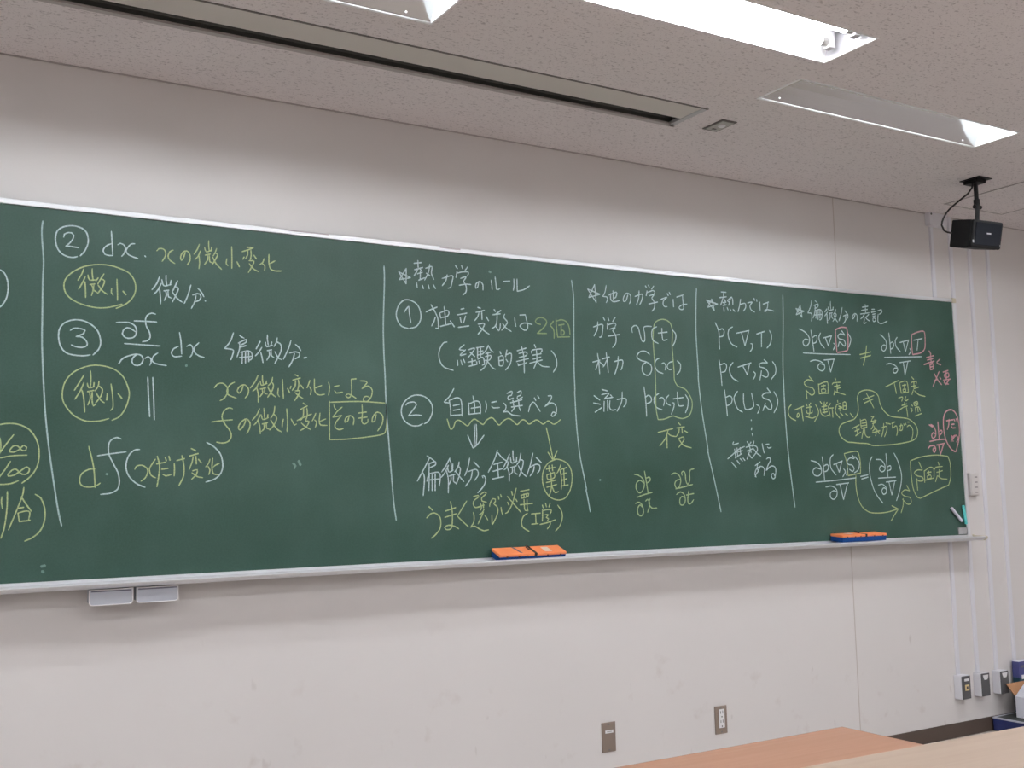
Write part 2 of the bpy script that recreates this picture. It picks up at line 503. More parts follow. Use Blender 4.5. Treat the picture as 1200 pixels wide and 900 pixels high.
bm = bmesh.new(); box(bm, -L, L, -h-.006, -h+.003, -.002, .004)
obj('rear_rail', bm, 'sensor_dark', t)
bm = bmesh.new(); cyl(bm, (-L+.03, h-.050, .085), (L-.05, h-.050, .085), .030, n=20)
obj('screen_roll', bm, 'screen_cloth', t, smooth=True)
bm = bmesh.new(); box(bm, -L+.04, L-.06, h-.028, h-.024, .018, .06)
obj('screen_bar', bm, 'screen_cloth', t, bevel=.001)

# small plate in the ceiling beside it
t = thing('sensor_plate', 'small grey rectangular plate in the ceiling beside the end of the screen slot', 'ceiling plate', (2.936, -.562, ZC))
bm = B(-.038, .038, -.062, .062, -.004, 0); obj('plate', bm, 'sensor_dark', t, bevel=.001)
bm = B(-.030, .030, -.052, .050, -.0065, -.004); obj('cover', bm, 'sensor', t, bevel=.002)
bm = bmesh.new(); cyl(bm, (.004, -.008, -.0065), (.004, -.008, -.010), .016, .012, n=20); obj('lens', bm, 'label', t, smooth=False)
bm = B(-.012, .006, .026, .036, -.0085, -.0065); obj('window', bm, 'sensor_dark', t)

# inspection hatch
t = thing('ceiling_hatch', 'square inspection hatch outlined in grey in the ceiling behind the speaker', 'hatch', (5.057, -.415, ZC))
obj('hatch_frame', frame(bmesh.new(), -.232, .232, -.232, .232, .007, -.003, .0), 'hatch', t)
obj('hatch_panel', B(-.230, .230, -.230, .230, -.0015, 0), 'ceiling', t)

# ------------------------------------------------------------------ the chalkboard
cb = thing('chalkboard', 'long green chalkboard in an aluminium frame covered with white, yellow and pink handwriting', 'chalkboard', (0, 0, 0))
N = 48
def strip(f0, f1, y0, y1, a, b, n=N):
    """bar along x whose lower and upper edges follow f0(x), f1(x)"""
    bm = bmesh.new(); R = []
    for i in range(n+1):
        x = a+(b-a)*i/n
        R.append([bm.verts.new(p) for p in ((x, y0, f0(x)), (x, y1, f0(x)), (x, y1, f1(x)), (x, y0, f1(x)))])
    for r0, r1 in zip(R, R[1:]):
        for j in range(4): bm.faces.new((r0[j], r0[(j+1) % 4], r1[(j+1) % 4], r1[j]))
    bm.faces.new(R[0]); bm.faces.new(R[-1])
    return bm
obj('writing_panel', strip(lambda x: zbot(x)-.008, lambda x: ztop(x)+.008, BY, BY+.014, XL, XR), 'board', cb)
obj('top_frame', strip(lambda x: ztop(x), lambda x: ztop(x)+.018, BY-.006, BY+.016, XL-.016, XR-.004), 'alu', cb, bevel=.002)
bm = bmesh.new()
def vbar(x0, x1, dx):
    v = []
    for z, o in ((zbot(5.0)-.004, 0), (ztop(5.0)-.002, dx)):
        v.append([bm.verts.new(p) for p in ((x0+o, BY-.006, z), (x1+o, BY-.006, z), (x1+o, BY+.016, z), (x0+o, BY+.016, z))])
    for j in range(4): bm.faces.new((v[0][j], v[0][(j+1) % 4], v[1][(j+1) % 4], v[1][j]))
    bm.faces.new(v[0]); bm.faces.new(v[1])
vbar(5.018, 5.040, -.006)
obj('side_frame', bm, 'alu', cb, bevel=.002)
bm = bmesh.new(); vbar(XL-.016, XL+.002, 0)
obj('side_frame', bm, 'alu', cb, bevel=.002)
for xa in (5.008, XL-.018):
    bm = B(xa, xa+.030, BY-.010, BY+.016, ztop(5.0)-.004, ztop(5.0)+.022) if xa > 0 else B(xa, xa+.030, BY-.010, BY+.016, ztop(0)-.004, ztop(0)+.022)
    obj('corner_cap', bm, 'beige_cap', cb, bevel=.003)
obj('spacer', B(XL+.1, XL+.16, BY+.014, 0, 1.2, 2.1), 'alu_dull', cb)
obj('spacer', B(4.60, 4.66, BY+.014, 0, 1.2, 2.1), 'alu_dull', cb)
# chalk tray: back rail, trough, rolled front lip
tray = [(-.034, -.0005), (-.047, -.0005), (-.047, -.009), (-.052, -.010), (-.053, -.020), (-.1115, -.020), (-.1135, -.0090),
        (-.117, -.0065), (-.1255, -.0085), (-.1295, -.0125), (-.1230, -.0205), (-.109, -.0275), (-.060, -.0275), (-.034, -.030)]
bm = prism(bmesh.new(), tray, 'x', XL-.03, 5.052, dz=zbot, n=N)
obj('chalk_tray', bm, 'alu', cb)
bm = prism(bmesh.new(), [(p[0]*1.02, p[1]*1.05) for p in tray[:1]] + [(-.0485, .0015), (-.0485, -.004), (-.116, -.0045), (-.128, -.007), (-.131, -.013), (-.126, -.022), (-.112, -.029), (-.034, -.031)],
           'x', 5.052, 5.066, dz=lambda x: zbot(5.05))
obj('tray_end_cap', bm, 'beige_cap', cb, bevel=.002)
# ridged plate in the lower right corner
zc0 = zbot(5.0)
bm = bmesh.new()
for k in range(4):
    box(bm, 4.946, 5.012, BY-.005-.002*(k % 2), BY, zc0+.004+k*.0085, zc0+.0125+k*.0085)
obj('corner_plate', bm, 'alu_dull', cb, bevel=.0008)

# ---- chalk strokes: thin films on the board, (x, z) in millimetres
CHALK = [
    ('divider_line', 'grey', 'vertical white chalk line left of the circled numbers two and three',
     '492,2194 490,2168 491,2135 497,2062 496,1995 497,1884 498,1801 502,1719 507,1643 514,1556 528,1442 548,1314 559,1252 568,1214'),
    ('chalk_circle', 'white', 'part of a white chalk circle cut off at the left end',
     '370,2023 383,2013 392,1992 395,1965 391,1934 382,1915 373,1904 356,1895 334,1900 317,1921 310,1958 315,1996 331,2021 351,2029 370,2023'),
    ('chalk_writing', 'white', 'white chalk circled two and dx',
     '608,2090 623,2111 632,2141 625,2172 606,2185 580,2188 554,2181 536,2165 531,2139 537,2111 550,2093 569,2084 587,2083 599,2087|556,2147 558,2157 570,2164 580,2164 587,2157 585,2146 577,2132 563,2118|563,2118 576,2119 586,2118 603,2117|704,2183 706,2157 708,2128 710,2101|706,2141 693,2135 683,2125 679,2113 685,2103 699,2100 710,2101|725,2139 733,2145 743,2142 750,2130 746,2112 738,2101|780,2148 768,2146 757,2133 752,2121 760,2109 778,2102 791,2099|813,2110 816,2107'),
    ('chalk_writing', 'yellow', 'yellow chalk phrase along the top right of dx',
     '852,2131 859,2139 873,2140 881,2131 881,2116 870,2096|907,2139 896,2132 890,2117 896,2103 913,2093|948,2137 942,2116 935,2106 932,2118 939,2134 953,2141 963,2130 964,2109 955,2092|996,2169 988,2148 977,2131|1000,2146 992,2126 981,2113|995,2127 997,2103 995,2082|1028,2185 1028,2167 1030,2150|1014,2159 1020,2144 1040,2153|1039,2163 1036,2148|1016,2132 1034,2138|1024,2133 1025,2117 1014,2099|1030,2134 1033,2110 1042,2107|1056,2160 1051,2145 1044,2132|1049,2144 1059,2139 1054,2124 1041,2101|1042,2129 1054,2106 1074,2087|1092,2127 1090,2109 1096,2102|1109,2172 1110,2132 1110,2094|1128,2119 1137,2102|1163,2175 1183,2175|1146,2157 1166,2165 1187,2175|1167,2163 1166,2147 1159,2134|1178,2166 1179,2145 1175,2129|1154,2139 1149,2130|1189,2149 1198,2136|1171,2127 1189,2127 1181,2105 1169,2084|1172,2117 1188,2099 1206,2091|1226,2140 1222,2127 1211,2117|1219,2122 1229,2113 1228,2097|1244,2157 1244,2126 1250,2105 1266,2099 1292,2101|1267,2136 1256,2129 1244,2122'),
    ('chalk_writing', 'yellow', 'yellow chalk characters in an oval, below the circled two',
     '723,1924 755,1942 777,1967 785,1996 779,2025 762,2047 732,2060 699,2067 661,2066 624,2057 593,2040 570,2018 560,1995 563,1970 576,1951 600,1936 632,1926 664,1922 696,1925 723,1933 742,1940|619,2048 614,2031 602,2008|625,2023 617,2003 605,1979|624,2006 626,1983 627,1953|646,2051 646,2036 649,2014|633,2029 638,2013 662,2015|665,2022 658,2011|639,1997 655,2001|645,1996 650,1982 645,1961|652,1997 651,1981 664,1972|683,2037 673,2019 664,2001|673,2019 685,2014 679,1993 664,1969|665,1998 679,1979 695,1969|708,1990 707,1976 713,1967|724,2023 726,1986 727,1951|744,1984 754,1972'),
    ('chalk_writing', 'white', 'white chalk characters right of the yellow oval',
     '863,2044 853,2018 838,1996|869,2021 857,1996 844,1981|863,2000 866,1973 867,1950|884,2050 884,2034 887,2015|870,2034 877,2013 901,2019|901,2034 898,2017|877,1995 894,1999|883,1995 886,1981 879,1962|891,1997 893,1976 903,1972|923,2034 914,2013 905,1994|914,2013 926,2008 917,1983 906,1959|905,1994 923,1972 939,1961|968,2023 958,1986 946,1957|991,2014 1004,2001 1013,1985|974,1988 990,1995 1000,1993 1003,1984 997,1972 984,1966|986,1989 982,1967 970,1941|1017,1972 1019,1970'),
    ('chalk_writing', 'white', 'white chalk circled three and fraction with dx',
     '653,1765 671,1786 676,1811 668,1842 649,1863 622,1876 591,1877 565,1866 550,1846 547,1818 554,1788 570,1769 593,1762 624,1761 645,1765|582,1842 591,1849 610,1850 627,1845 623,1834 600,1823|600,1823 618,1822 632,1809 634,1795 619,1788 598,1790 586,1795|724,1877 745,1879 767,1879 784,1869 790,1852 784,1834 771,1827 754,1828 744,1841 747,1852 759,1862 773,1858 787,1849|851,1913 839,1916 825,1909 818,1894 821,1871 831,1852 834,1834 826,1822 809,1817|781,1886 817,1887 855,1887|751,1808 807,1807 868,1806|734,1740 747,1758 769,1769 791,1774 807,1770 812,1755 802,1739 786,1737 776,1748 780,1763 791,1773|818,1761 829,1768 838,1759 838,1748 834,1739|860,1782 846,1771 841,1757 852,1746 889,1740|931,1856 936,1826 939,1782|928,1808 911,1798 905,1783 914,1772 939,1775|956,1809 968,1816 977,1804 974,1783 967,1773|997,1824 982,1807 983,1790 997,1779 1016,1774'),
    ('chalk_writing', 'white', 'white chalk characters right of the fraction with dx',
     '1117,1866 1106,1835 1086,1809|1086,1809 1104,1808 1117,1804 1114,1787 1108,1770|1138,1858 1147,1852 1155,1849|1134,1830 1152,1840 1164,1845|1164,1844 1162,1835 1144,1824|1138,1834 1139,1813 1130,1781|1140,1816 1162,1823|1142,1798 1170,1805 1182,1797 1184,1779 1173,1771|1149,1800 1148,1759|1160,1803 1160,1761|1171,1805 1172,1766|1138,1779 1181,1786|1213,1841 1198,1813|1219,1820 1207,1801 1195,1788|1215,1801 1219,1786 1223,1765|1239,1866 1239,1848 1242,1829|1232,1839 1236,1823 1258,1830|1255,1841 1252,1830|1238,1809 1255,1813|1244,1809 1247,1794 1237,1775|1252,1811 1254,1791 1263,1785|1275,1857 1272,1841 1263,1825|1272,1843 1288,1833 1288,1808 1266,1764|1266,1807 1280,1783 1291,1779|1326,1850 1317,1822 1298,1781|1342,1837 1355,1827 1363,1815|1320,1804 1342,1810 1358,1805 1355,1793 1341,1784|1339,1804 1332,1779 1318,1754|1374,1789 1385,1792'),
    ('chalk_writing', 'white', 'two upright white chalk strokes',
     '828,1699 831,1636 836,1566|844,1699 848,1630 851,1556'),
    ('chalk_writing', 'yellow', 'yellow chalk characters in a circle, below the circled three',
     '715,1552 739,1565 758,1594 769,1634 765,1662 748,1698 721,1720 688,1730 654,1731 620,1721 589,1701 569,1672 562,1639 565,1611 581,1584 602,1563 633,1549 665,1548 691,1553 706,1558|627,1699 615,1677 598,1647|627,1674 616,1646 600,1618|621,1649 627,1624 631,1577|646,1713 648,1689 647,1658|637,1672 642,1657 659,1661|658,1675 657,1661|638,1644 658,1649|645,1643 647,1622 640,1600|653,1644 653,1617 657,1598 665,1604|673,1680 671,1663 661,1647|672,1664 684,1654 680,1631 664,1608|664,1642 680,1617 691,1609|700,1640 698,1618|711,1672 717,1627 718,1593 711,1584|733,1641 746,1625'),
    ('chalk_writing', 'yellow', 'first yellow chalk line of the two ending at the small box',
     '1051,1670 1063,1684 1080,1687 1094,1676 1098,1658 1087,1637 1071,1626|1122,1692 1107,1684 1095,1664 1101,1647 1128,1637|1152,1680 1146,1663 1137,1654 1131,1662 1140,1678 1158,1684 1171,1670 1169,1651 1159,1638|1205,1719 1195,1697 1177,1673|1207,1692 1198,1673 1186,1663|1200,1678 1206,1653 1206,1624|1221,1720 1221,1704 1224,1688|1213,1700 1217,1685 1238,1692|1236,1701 1234,1691|1213,1671 1233,1676|1220,1671 1222,1659 1212,1644|1229,1674 1230,1656 1239,1654|1258,1715 1254,1697 1241,1683|1254,1698 1261,1688 1257,1669 1240,1643|1241,1678 1254,1657 1269,1645|1279,1676 1277,1655 1283,1646|1294,1709 1296,1674 1298,1640|1313,1677 1321,1661|1341,1727 1352,1722|1332,1707 1361,1716|1343,1706 1341,1686 1330,1670|1353,1709 1355,1691 1351,1672|1326,1686 1323,1676|1362,1691 1372,1678|1341,1669 1359,1669 1351,1651 1339,1633|1341,1663 1355,1651 1370,1643|1397,1709 1391,1692 1386,1681|1395,1686 1402,1674 1398,1657|1414,1715 1414,1684 1418,1665 1432,1657 1453,1660|1442,1692 1431,1687 1416,1681|1468,1704 1472,1686 1468,1657|1490,1689 1509,1694|1491,1674 1498,1666 1523,1670|1557,1720 1558,1695 1557,1660 1545,1650 1535,1657 1545,1664 1565,1655 1576,1648|1559,1719 1577,1721|1592,1714 1616,1713 1620,1708 1599,1685|1599,1685 1623,1696 1640,1682 1636,1656 1619,1638 1604,1642 1609,1655 1623,1657 1633,1649'),
    ('chalk_writing', 'yellow', 'second yellow chalk line, its last characters boxed',
     '1115,1599 1102,1602 1087,1593 1078,1572 1087,1548 1105,1525 1111,1505 1102,1487 1082,1480 1060,1483|1042,1552 1075,1557 1115,1561|1162,1563 1156,1544 1141,1526 1136,1537 1147,1555 1165,1565 1177,1550 1174,1529 1165,1514|1211,1602 1201,1580 1185,1561|1214,1581 1202,1556 1191,1544|1206,1559 1212,1538 1214,1513|1226,1604 1228,1587 1229,1569|1217,1581 1223,1564 1243,1571|1241,1582 1240,1571|1220,1548 1240,1553|1226,1549 1228,1533 1218,1522|1235,1552 1237,1533 1246,1530|1266,1612 1263,1588 1251,1569|1261,1585 1273,1570 1263,1545 1247,1527|1251,1563 1273,1532 1291,1521|1298,1567 1294,1552 1293,1538|1310,1604 1313,1558 1311,1522|1326,1568 1339,1546 1346,1550|1371,1626 1380,1620|1360,1602 1387,1616|1348,1562 1374,1575 1403,1587|1373,1605 1371,1578 1362,1564|1385,1609 1387,1584 1381,1564|1380,1561 1393,1560 1383,1541 1361,1527|1364,1554 1380,1541 1399,1531|1419,1590 1411,1572 1405,1562|1414,1566 1422,1557 1417,1540|1435,1591 1432,1563 1437,1548 1462,1547|1457,1570 1444,1565 1432,1559|1471,1636 1471,1561 1471,1494|1471,1631 1585,1637 1695,1634|1696,1632 1698,1578 1694,1533 1680,1517 1625,1507 1544,1498 1471,1495|1488,1622 1492,1610 1498,1604|1521,1615 1503,1600 1484,1577|1484,1577 1519,1584|1519,1584 1499,1563 1492,1543 1507,1532 1525,1536|1548,1581 1541,1562 1531,1559 1534,1574 1551,1584 1566,1575 1564,1550|1599,1626 1600,1595 1598,1563 1608,1554 1622,1562 1622,1573|1585,1594 1617,1599|1583,1575 1619,1580|1656,1591 1649,1564 1639,1562 1643,1583 1660,1599 1681,1587 1680,1558 1661,1529'),
    ('chalk_writing', 'white', 'large white chalk f with bracket',
     '746,1491 732,1496 716,1489 707,1473 708,1442 723,1409 737,1381 742,1353 737,1328 716,1315 684,1311|672,1436 709,1442 762,1449|805,1457 787,1454 769,1434 762,1400 772,1369 796,1345 824,1332|1026,1482 1049,1469 1073,1443 1082,1407 1076,1378 1056,1358 1024,1347'),
    ('chalk_writing', 'yellow', 'yellow chalk d before the large white f',
     '645,1467 656,1425 663,1387 667,1333|666,1393 647,1392 626,1379 619,1357 627,1340 648,1335 668,1338 683,1348'),
    ('chalk_writing', 'yellow', 'yellow chalk letters inside the white bracket',
     '790,1391 796,1402 812,1405 827,1397 832,1383 824,1363 810,1352|856,1425 845,1408 837,1391 843,1371 858,1363|860,1409 890,1415|862,1435 870,1402 867,1366 862,1333|888,1431 892,1419|900,1435 904,1421|876,1391 898,1394|881,1374 890,1369 908,1373|918,1411 919,1391 918,1368|926,1420 952,1427|943,1438 950,1402 949,1368 934,1336|974,1461 990,1453|968,1435 998,1444|981,1434 977,1414 968,1390|990,1435 992,1408|998,1425 1009,1412|979,1385 995,1389 992,1373 976,1357|977,1379 995,1366 1014,1362|1038,1425 1033,1410 1023,1398|1031,1401 1038,1387 1034,1372|1047,1428 1045,1396 1050,1375 1067,1372|1070,1410 1058,1405 1049,1398'),
    ('chalk_writing', 'yellow', 'yellow chalk fraction in a circle, cut off at the left end',
     '449,1350 476,1374 493,1406 497,1446 489,1485 467,1518 436,1534 406,1537 382,1533 353,1523 331,1484 326,1439 339,1388 369,1350 387,1347 416,1349 439,1358|422,1502 401,1472 384,1445 376,1431|415,1419 398,1390 378,1361|385,1429 420,1436 462,1438|383,1491 386,1468 385,1452|343,1452 372,1465|411,1452 420,1465 433,1467 448,1452 458,1452 460,1463 452,1469 438,1455 423,1447 412,1448 411,1452|408,1378 420,1391 432,1393 449,1378 464,1380 470,1393 461,1401 444,1388 425,1375 409,1373 408,1378'),
    ('chalk_writing', 'yellow', 'yellow chalk characters before a closing bracket, cut off at the left end',
     '393,1309 392,1291 396,1271|408,1325 408,1272 402,1214 393,1181|455,1337 449,1303 414,1206|448,1308 461,1287 478,1262|441,1272 456,1275|440,1258 444,1231|441,1258 462,1263 474,1259 471,1236|444,1231 476,1234|488,1315 505,1302 517,1269 517,1232 505,1200 483,1180 461,1170|359,1315 378,1317|366,1325 370,1262|355,1284 383,1288'),
    ('divider_line', 'grey', 'vertical white chalk line left of the starred heading over circled one',
     '1693,2156 1694,2096 1688,1932 1689,1828 1693,1738 1697,1610 1704,1514 1716,1355 1724,1259 1733,1197'),
    ('chalk_writing', 'white', 'white chalk starred heading over circled one',
     '1754,2139 1804,2120|1804,2120 1757,2109|1757,2109 1786,2155|1786,2155 1785,2095|1785,2095 1754,2139|1819,2178 1852,2184|1836,2191 1837,2163|1821,2153 1857,2165|1837,2161 1829,2144 1818,2128|1843,2161 1851,2151|1833,2138 1855,2146|1846,2149 1845,2117|1838,2113 1864,2125|1869,2163 1896,2172 1894,2146 1904,2122|1887,2181 1881,2149 1864,2116|1871,2144 1887,2136|1829,2104 1832,2084|1854,2095 1859,2082|1879,2099 1884,2083|1901,2101 1911,2086|1940,2129 1986,2144 1984,2120 1977,2096 1966,2092|1963,2146 1956,2121 1940,2100|2000,2186 2009,2174|2027,2189 2032,2176|2055,2185 2043,2170|2007,2163 2002,2137|2007,2156 2032,2163 2058,2164 2053,2148|2022,2136 2047,2145 2035,2126|2015,2108 2046,2115 2069,2115|2035,2126 2047,2105 2045,2083 2031,2071|2104,2127 2098,2106 2090,2102 2091,2119 2108,2131 2122,2121 2123,2097|2161,2141 2164,2120 2165,2102|2180,2156 2183,2129 2185,2105|2185,2105 2195,2106 2203,2111|2217,2140 2249,2145|2268,2155 2268,2126 2264,2107|2283,2156 2283,2105|2283,2105 2315,2115 2343,2133'),
    ('chalk_writing', 'white', 'white chalk circled one',
     '1794,1922 1827,1933 1845,1962 1843,1995 1828,2020 1799,2033 1774,2030 1752,2008 1742,1975 1748,1949 1765,1929 1794,1922|1775,1984 1791,2005 1795,2008|1795,2008 1798,1975 1803,1945'),
    ('chalk_writing', 'white', 'white chalk characters right of the circled one',
     '1868,1991 1893,2004 1917,2014|1890,2022 1908,1993 1919,1967 1920,1930 1909,1931|1908,1974 1902,1956 1891,1938|1927,1991 1932,1971|1927,1991 1957,2004 1968,1998 1962,1982 1932,1973|1947,2019 1951,1982 1953,1945|1929,1939 1975,1952|1973,1964 1991,1941|2021,2013 2036,2017|2004,1989 2048,1999|2017,1981 2022,1959|2042,1988 2032,1959|2008,1940 2057,1949|2097,2026 2110,2023|2089,2005 2128,2016|2102,2005 2097,1989 2082,1971|2115,2009 2116,1978|2135,1991 2146,1975|2097,1958 2126,1963 2116,1939 2096,1918|2101,1951 2127,1932 2148,1921'),
    ('chalk_writing', 'white', 'white chalk characters before the faint yellow count',
     '2166,2001 2201,2007|2172,2023 2178,2014|2204,2021 2178,2003|2186,2005 2184,1977 2177,1956 2159,1944|2175,1959 2185,1946 2192,1937 2198,1950 2200,1968|2222,2007 2216,1995 2225,1985 2233,1975 2223,1959 2205,1940|2210,1969 2226,1952 2251,1938|2268,1996 2269,1979 2273,1960|2292,2008 2319,2011|2319,2011 2324,1990 2330,1966 2325,1951 2313,1947 2299,1955 2291,1963 2304,1974 2320,1977 2351,1973'),
    ('chalk_writing', 'faint', 'faint yellow chalk count at the end of the circled one line',
     '2392,1976 2373,1979 2366,1988 2378,2000 2399,2005 2420,1994 2419,1980 2402,1960 2374,1938|2374,1938 2420,1940|2455,1994 2438,1974|2438,1974 2452,1963 2457,1945 2456,1922|2468,2003 2469,1971 2474,1928|2470,1995 2496,2002 2521,1994 2533,1971 2536,1941|2474,1928 2534,1933|2480,1978 2508,1984|2493,1982 2491,1938|2491,1938 2502,1939 2508,1951 2499,1959 2491,1955'),
    ('chalk_writing', 'white', 'white chalk bracketed phrase below the circled one line',
     '1958,1879 1940,1873 1922,1840 1924,1807 1942,1781 1983,1769|2034,1873 2011,1853 2033,1851|2039,1853 2014,1830 2041,1836|2002,1810 2003,1789|2017,1811 2023,1792|2029,1815 2035,1802|2050,1853 2079,1861 2065,1839 2048,1821|2058,1845 2080,1828|2048,1804 2084,1813|2067,1820 2067,1793|2053,1788 2086,1797|2087,1863 2122,1870|2093,1862 2092,1823|2095,1847 2118,1853|2094,1835 2119,1842|2107,1866 2106,1829|2092,1818 2117,1826 2123,1799 2113,1795|2088,1809 2089,1797|2098,1812 2101,1801|2143,1877 2130,1854 2111,1837|2143,1874 2153,1858 2166,1849|2129,1842 2151,1848|2127,1830 2153,1836 2147,1818 2125,1815|2140,1850 2136,1810 2124,1789 2105,1773|2137,1813 2156,1790 2173,1781|2195,1854 2200,1844|2189,1833 2191,1797|2192,1833 2209,1837 2208,1799 2191,1797|2191,1816 2208,1820|2228,1862 2221,1834|2221,1841 2248,1848 2243,1808 2220,1780|2223,1824 2231,1814|2276,1861 2319,1874|2297,1880 2307,1838 2308,1772|2283,1850 2317,1858 2321,1845 2284,1834|2271,1817 2330,1832|2279,1801 2321,1815|2277,1809 2283,1802|2359,1891 2365,1878|2345,1854 2348,1867 2395,1874 2389,1858|2348,1846 2391,1855|2350,1830 2389,1841|2334,1813 2396,1829|2368,1869 2369,1827 2354,1793|2369,1822 2393,1804 2429,1802|2441,1870 2461,1846 2466,1810 2448,1781'),
    ('chalk_writing', 'white', 'white chalk circled two with the line beside it, right of the second divider',
     '1847,1559 1829,1551 1800,1552 1772,1569 1759,1598 1765,1630 1791,1657 1823,1668 1859,1662 1884,1640 1891,1611 1880,1581 1865,1564 1854,1559|1778,1628 1787,1637 1812,1641 1822,1632 1811,1615 1788,1588|1788,1588 1822,1592 1845,1590|1985,1699 1966,1669 1941,1645|1941,1643 1963,1641 1969,1636|1963,1652 1969,1616 1968,1590|1966,1652 1999,1663 2016,1650 2019,1591|1980,1631 2008,1637|1980,1613 2010,1618|1972,1593 2019,1597|2048,1644 2050,1599|2048,1639 2083,1652 2100,1642 2101,1602|2068,1672 2075,1638 2074,1603|2059,1623 2098,1629|2047,1599 2100,1605|2125,1653 2129,1633 2124,1609|2152,1648 2176,1653|2152,1633 2160,1627 2189,1629|2224,1686 2248,1696 2245,1680 2230,1675 2230,1661 2254,1669|2272,1691 2290,1699 2288,1681 2273,1676 2275,1663 2297,1674|2239,1649 2294,1663|2251,1660 2255,1634|2278,1664 2279,1638|2243,1632 2296,1640|2258,1630 2244,1614|2279,1633 2286,1618|2207,1648 2219,1636 2215,1621 2205,1611|2205,1611 2226,1613 2246,1601 2283,1597|2324,1615 2331,1638 2348,1655 2364,1638 2380,1617|2353,1673 2360,1661|2369,1682 2377,1671|2419,1682 2437,1682 2428,1662 2403,1638|2403,1638 2435,1654 2455,1644 2459,1620 2445,1600 2433,1602 2442,1616 2460,1611'),
    ('chalk_line', 'yellow', 'wavy yellow chalk underline',
     '1953,1579 1960,1556 1967,1540 1979,1546 1990,1570 2005,1575 2024,1564 2043,1554 2058,1571 2074,1581 2093,1571 2112,1560 2127,1577 2151,1588 2166,1578 2185,1559 2206,1577 2230,1586 2249,1577 2269,1562 2289,1580 2305,1581 2325,1565 2350,1579 2366,1582 2391,1566 2407,1575 2420,1580 2440,1567 2457,1571 2477,1586'),
    ('chalk_arrow', 'white', 'double white chalk arrow pointing down',
     '2072,1561 2073,1524 2070,1474|2081,1561 2082,1518 2079,1478|2042,1517 2057,1484 2065,1467|2065,1467 2087,1484 2115,1518'),
    ('chalk_arrow', 'yellow', 'slanting yellow chalk arrow above the oval character',
     '2407,1552 2418,1507 2436,1424|2412,1452 2436,1420|2436,1420 2458,1459'),
    ('chalk_writing', 'white', 'white chalk line below the double arrow',
     '1876,1431 1857,1398 1822,1341|1863,1437 1876,1430 1895,1418|1842,1379 1852,1353 1846,1286|1871,1406 1899,1415 1899,1402 1873,1391|1873,1410 1871,1373 1862,1340|1873,1369 1911,1374 1920,1356 1914,1320|1873,1373 1870,1305|1885,1367 1884,1304|1898,1369 1897,1304|1872,1345 1918,1349|1962,1428 1944,1398 1926,1375|1956,1401 1939,1372 1924,1355|1947,1379 1954,1346 1953,1294|1960,1426 1967,1408 1968,1382|1950,1398 1957,1375 1976,1382|1974,1406 1973,1382|1957,1359 1984,1366|1966,1360 1965,1342 1955,1325|1977,1364 1977,1338 1991,1331|2002,1414 1998,1395 1982,1375|1995,1398 2007,1388 2001,1358 1988,1328|1985,1378 2005,1355 2022,1337|2049,1428 2040,1391 2026,1360|2067,1414 2078,1404 2090,1393|2039,1375 2077,1384 2086,1364 2069,1341|2060,1378 2052,1348 2028,1319|2107,1351 2103,1358 2111,1359 2119,1347 2114,1327 2099,1308 2082,1293|2175,1459 2161,1424 2131,1372|2175,1451 2194,1431 2221,1413|2156,1403 2195,1412|2152,1376 2199,1387|2174,1407 2177,1352|2149,1346 2202,1355|2230,1444 2215,1414 2201,1392|2227,1417 2215,1390 2203,1382|2217,1394 2226,1370 2226,1336|2246,1459 2246,1434 2249,1416|2234,1430 2239,1409 2265,1416|2263,1432 2261,1416|2233,1390 2260,1397|2241,1392 2242,1373 2229,1362|2252,1395 2253,1370 2265,1364|2283,1448 2277,1421 2262,1400|2275,1423 2293,1417 2288,1390 2273,1355|2270,1398 2284,1373 2306,1354|2340,1448 2327,1403 2308,1358|2354,1431 2366,1421 2380,1409|2323,1391 2353,1403 2371,1398 2370,1379 2359,1368|2345,1398 2340,1376 2324,1356'),
    ('chalk_writing', 'yellow', 'single yellow chalk character in an oval',
     '2453,1424 2415,1410 2389,1379 2382,1341 2391,1303 2415,1272 2452,1258 2489,1265 2516,1298 2527,1347 2519,1389 2494,1413 2461,1423 2436,1423|2402,1383 2445,1391|2415,1398 2416,1374|2431,1401 2433,1375|2404,1360 2441,1370|2404,1360 2409,1342 2440,1349 2441,1370|2400,1329 2448,1339|2402,1310 2451,1321|2422,1372 2426,1327 2421,1293 2411,1276|2426,1317 2440,1289 2459,1292|2473,1402 2464,1382 2452,1365|2468,1382 2475,1340 2472,1299|2476,1382 2503,1390|2472,1361 2499,1367|2475,1337 2502,1344|2470,1314 2508,1319|2487,1383 2488,1318'),
    ('chalk_writing', 'yellow', 'yellow chalk phrase in the lowest row, rising to the right',
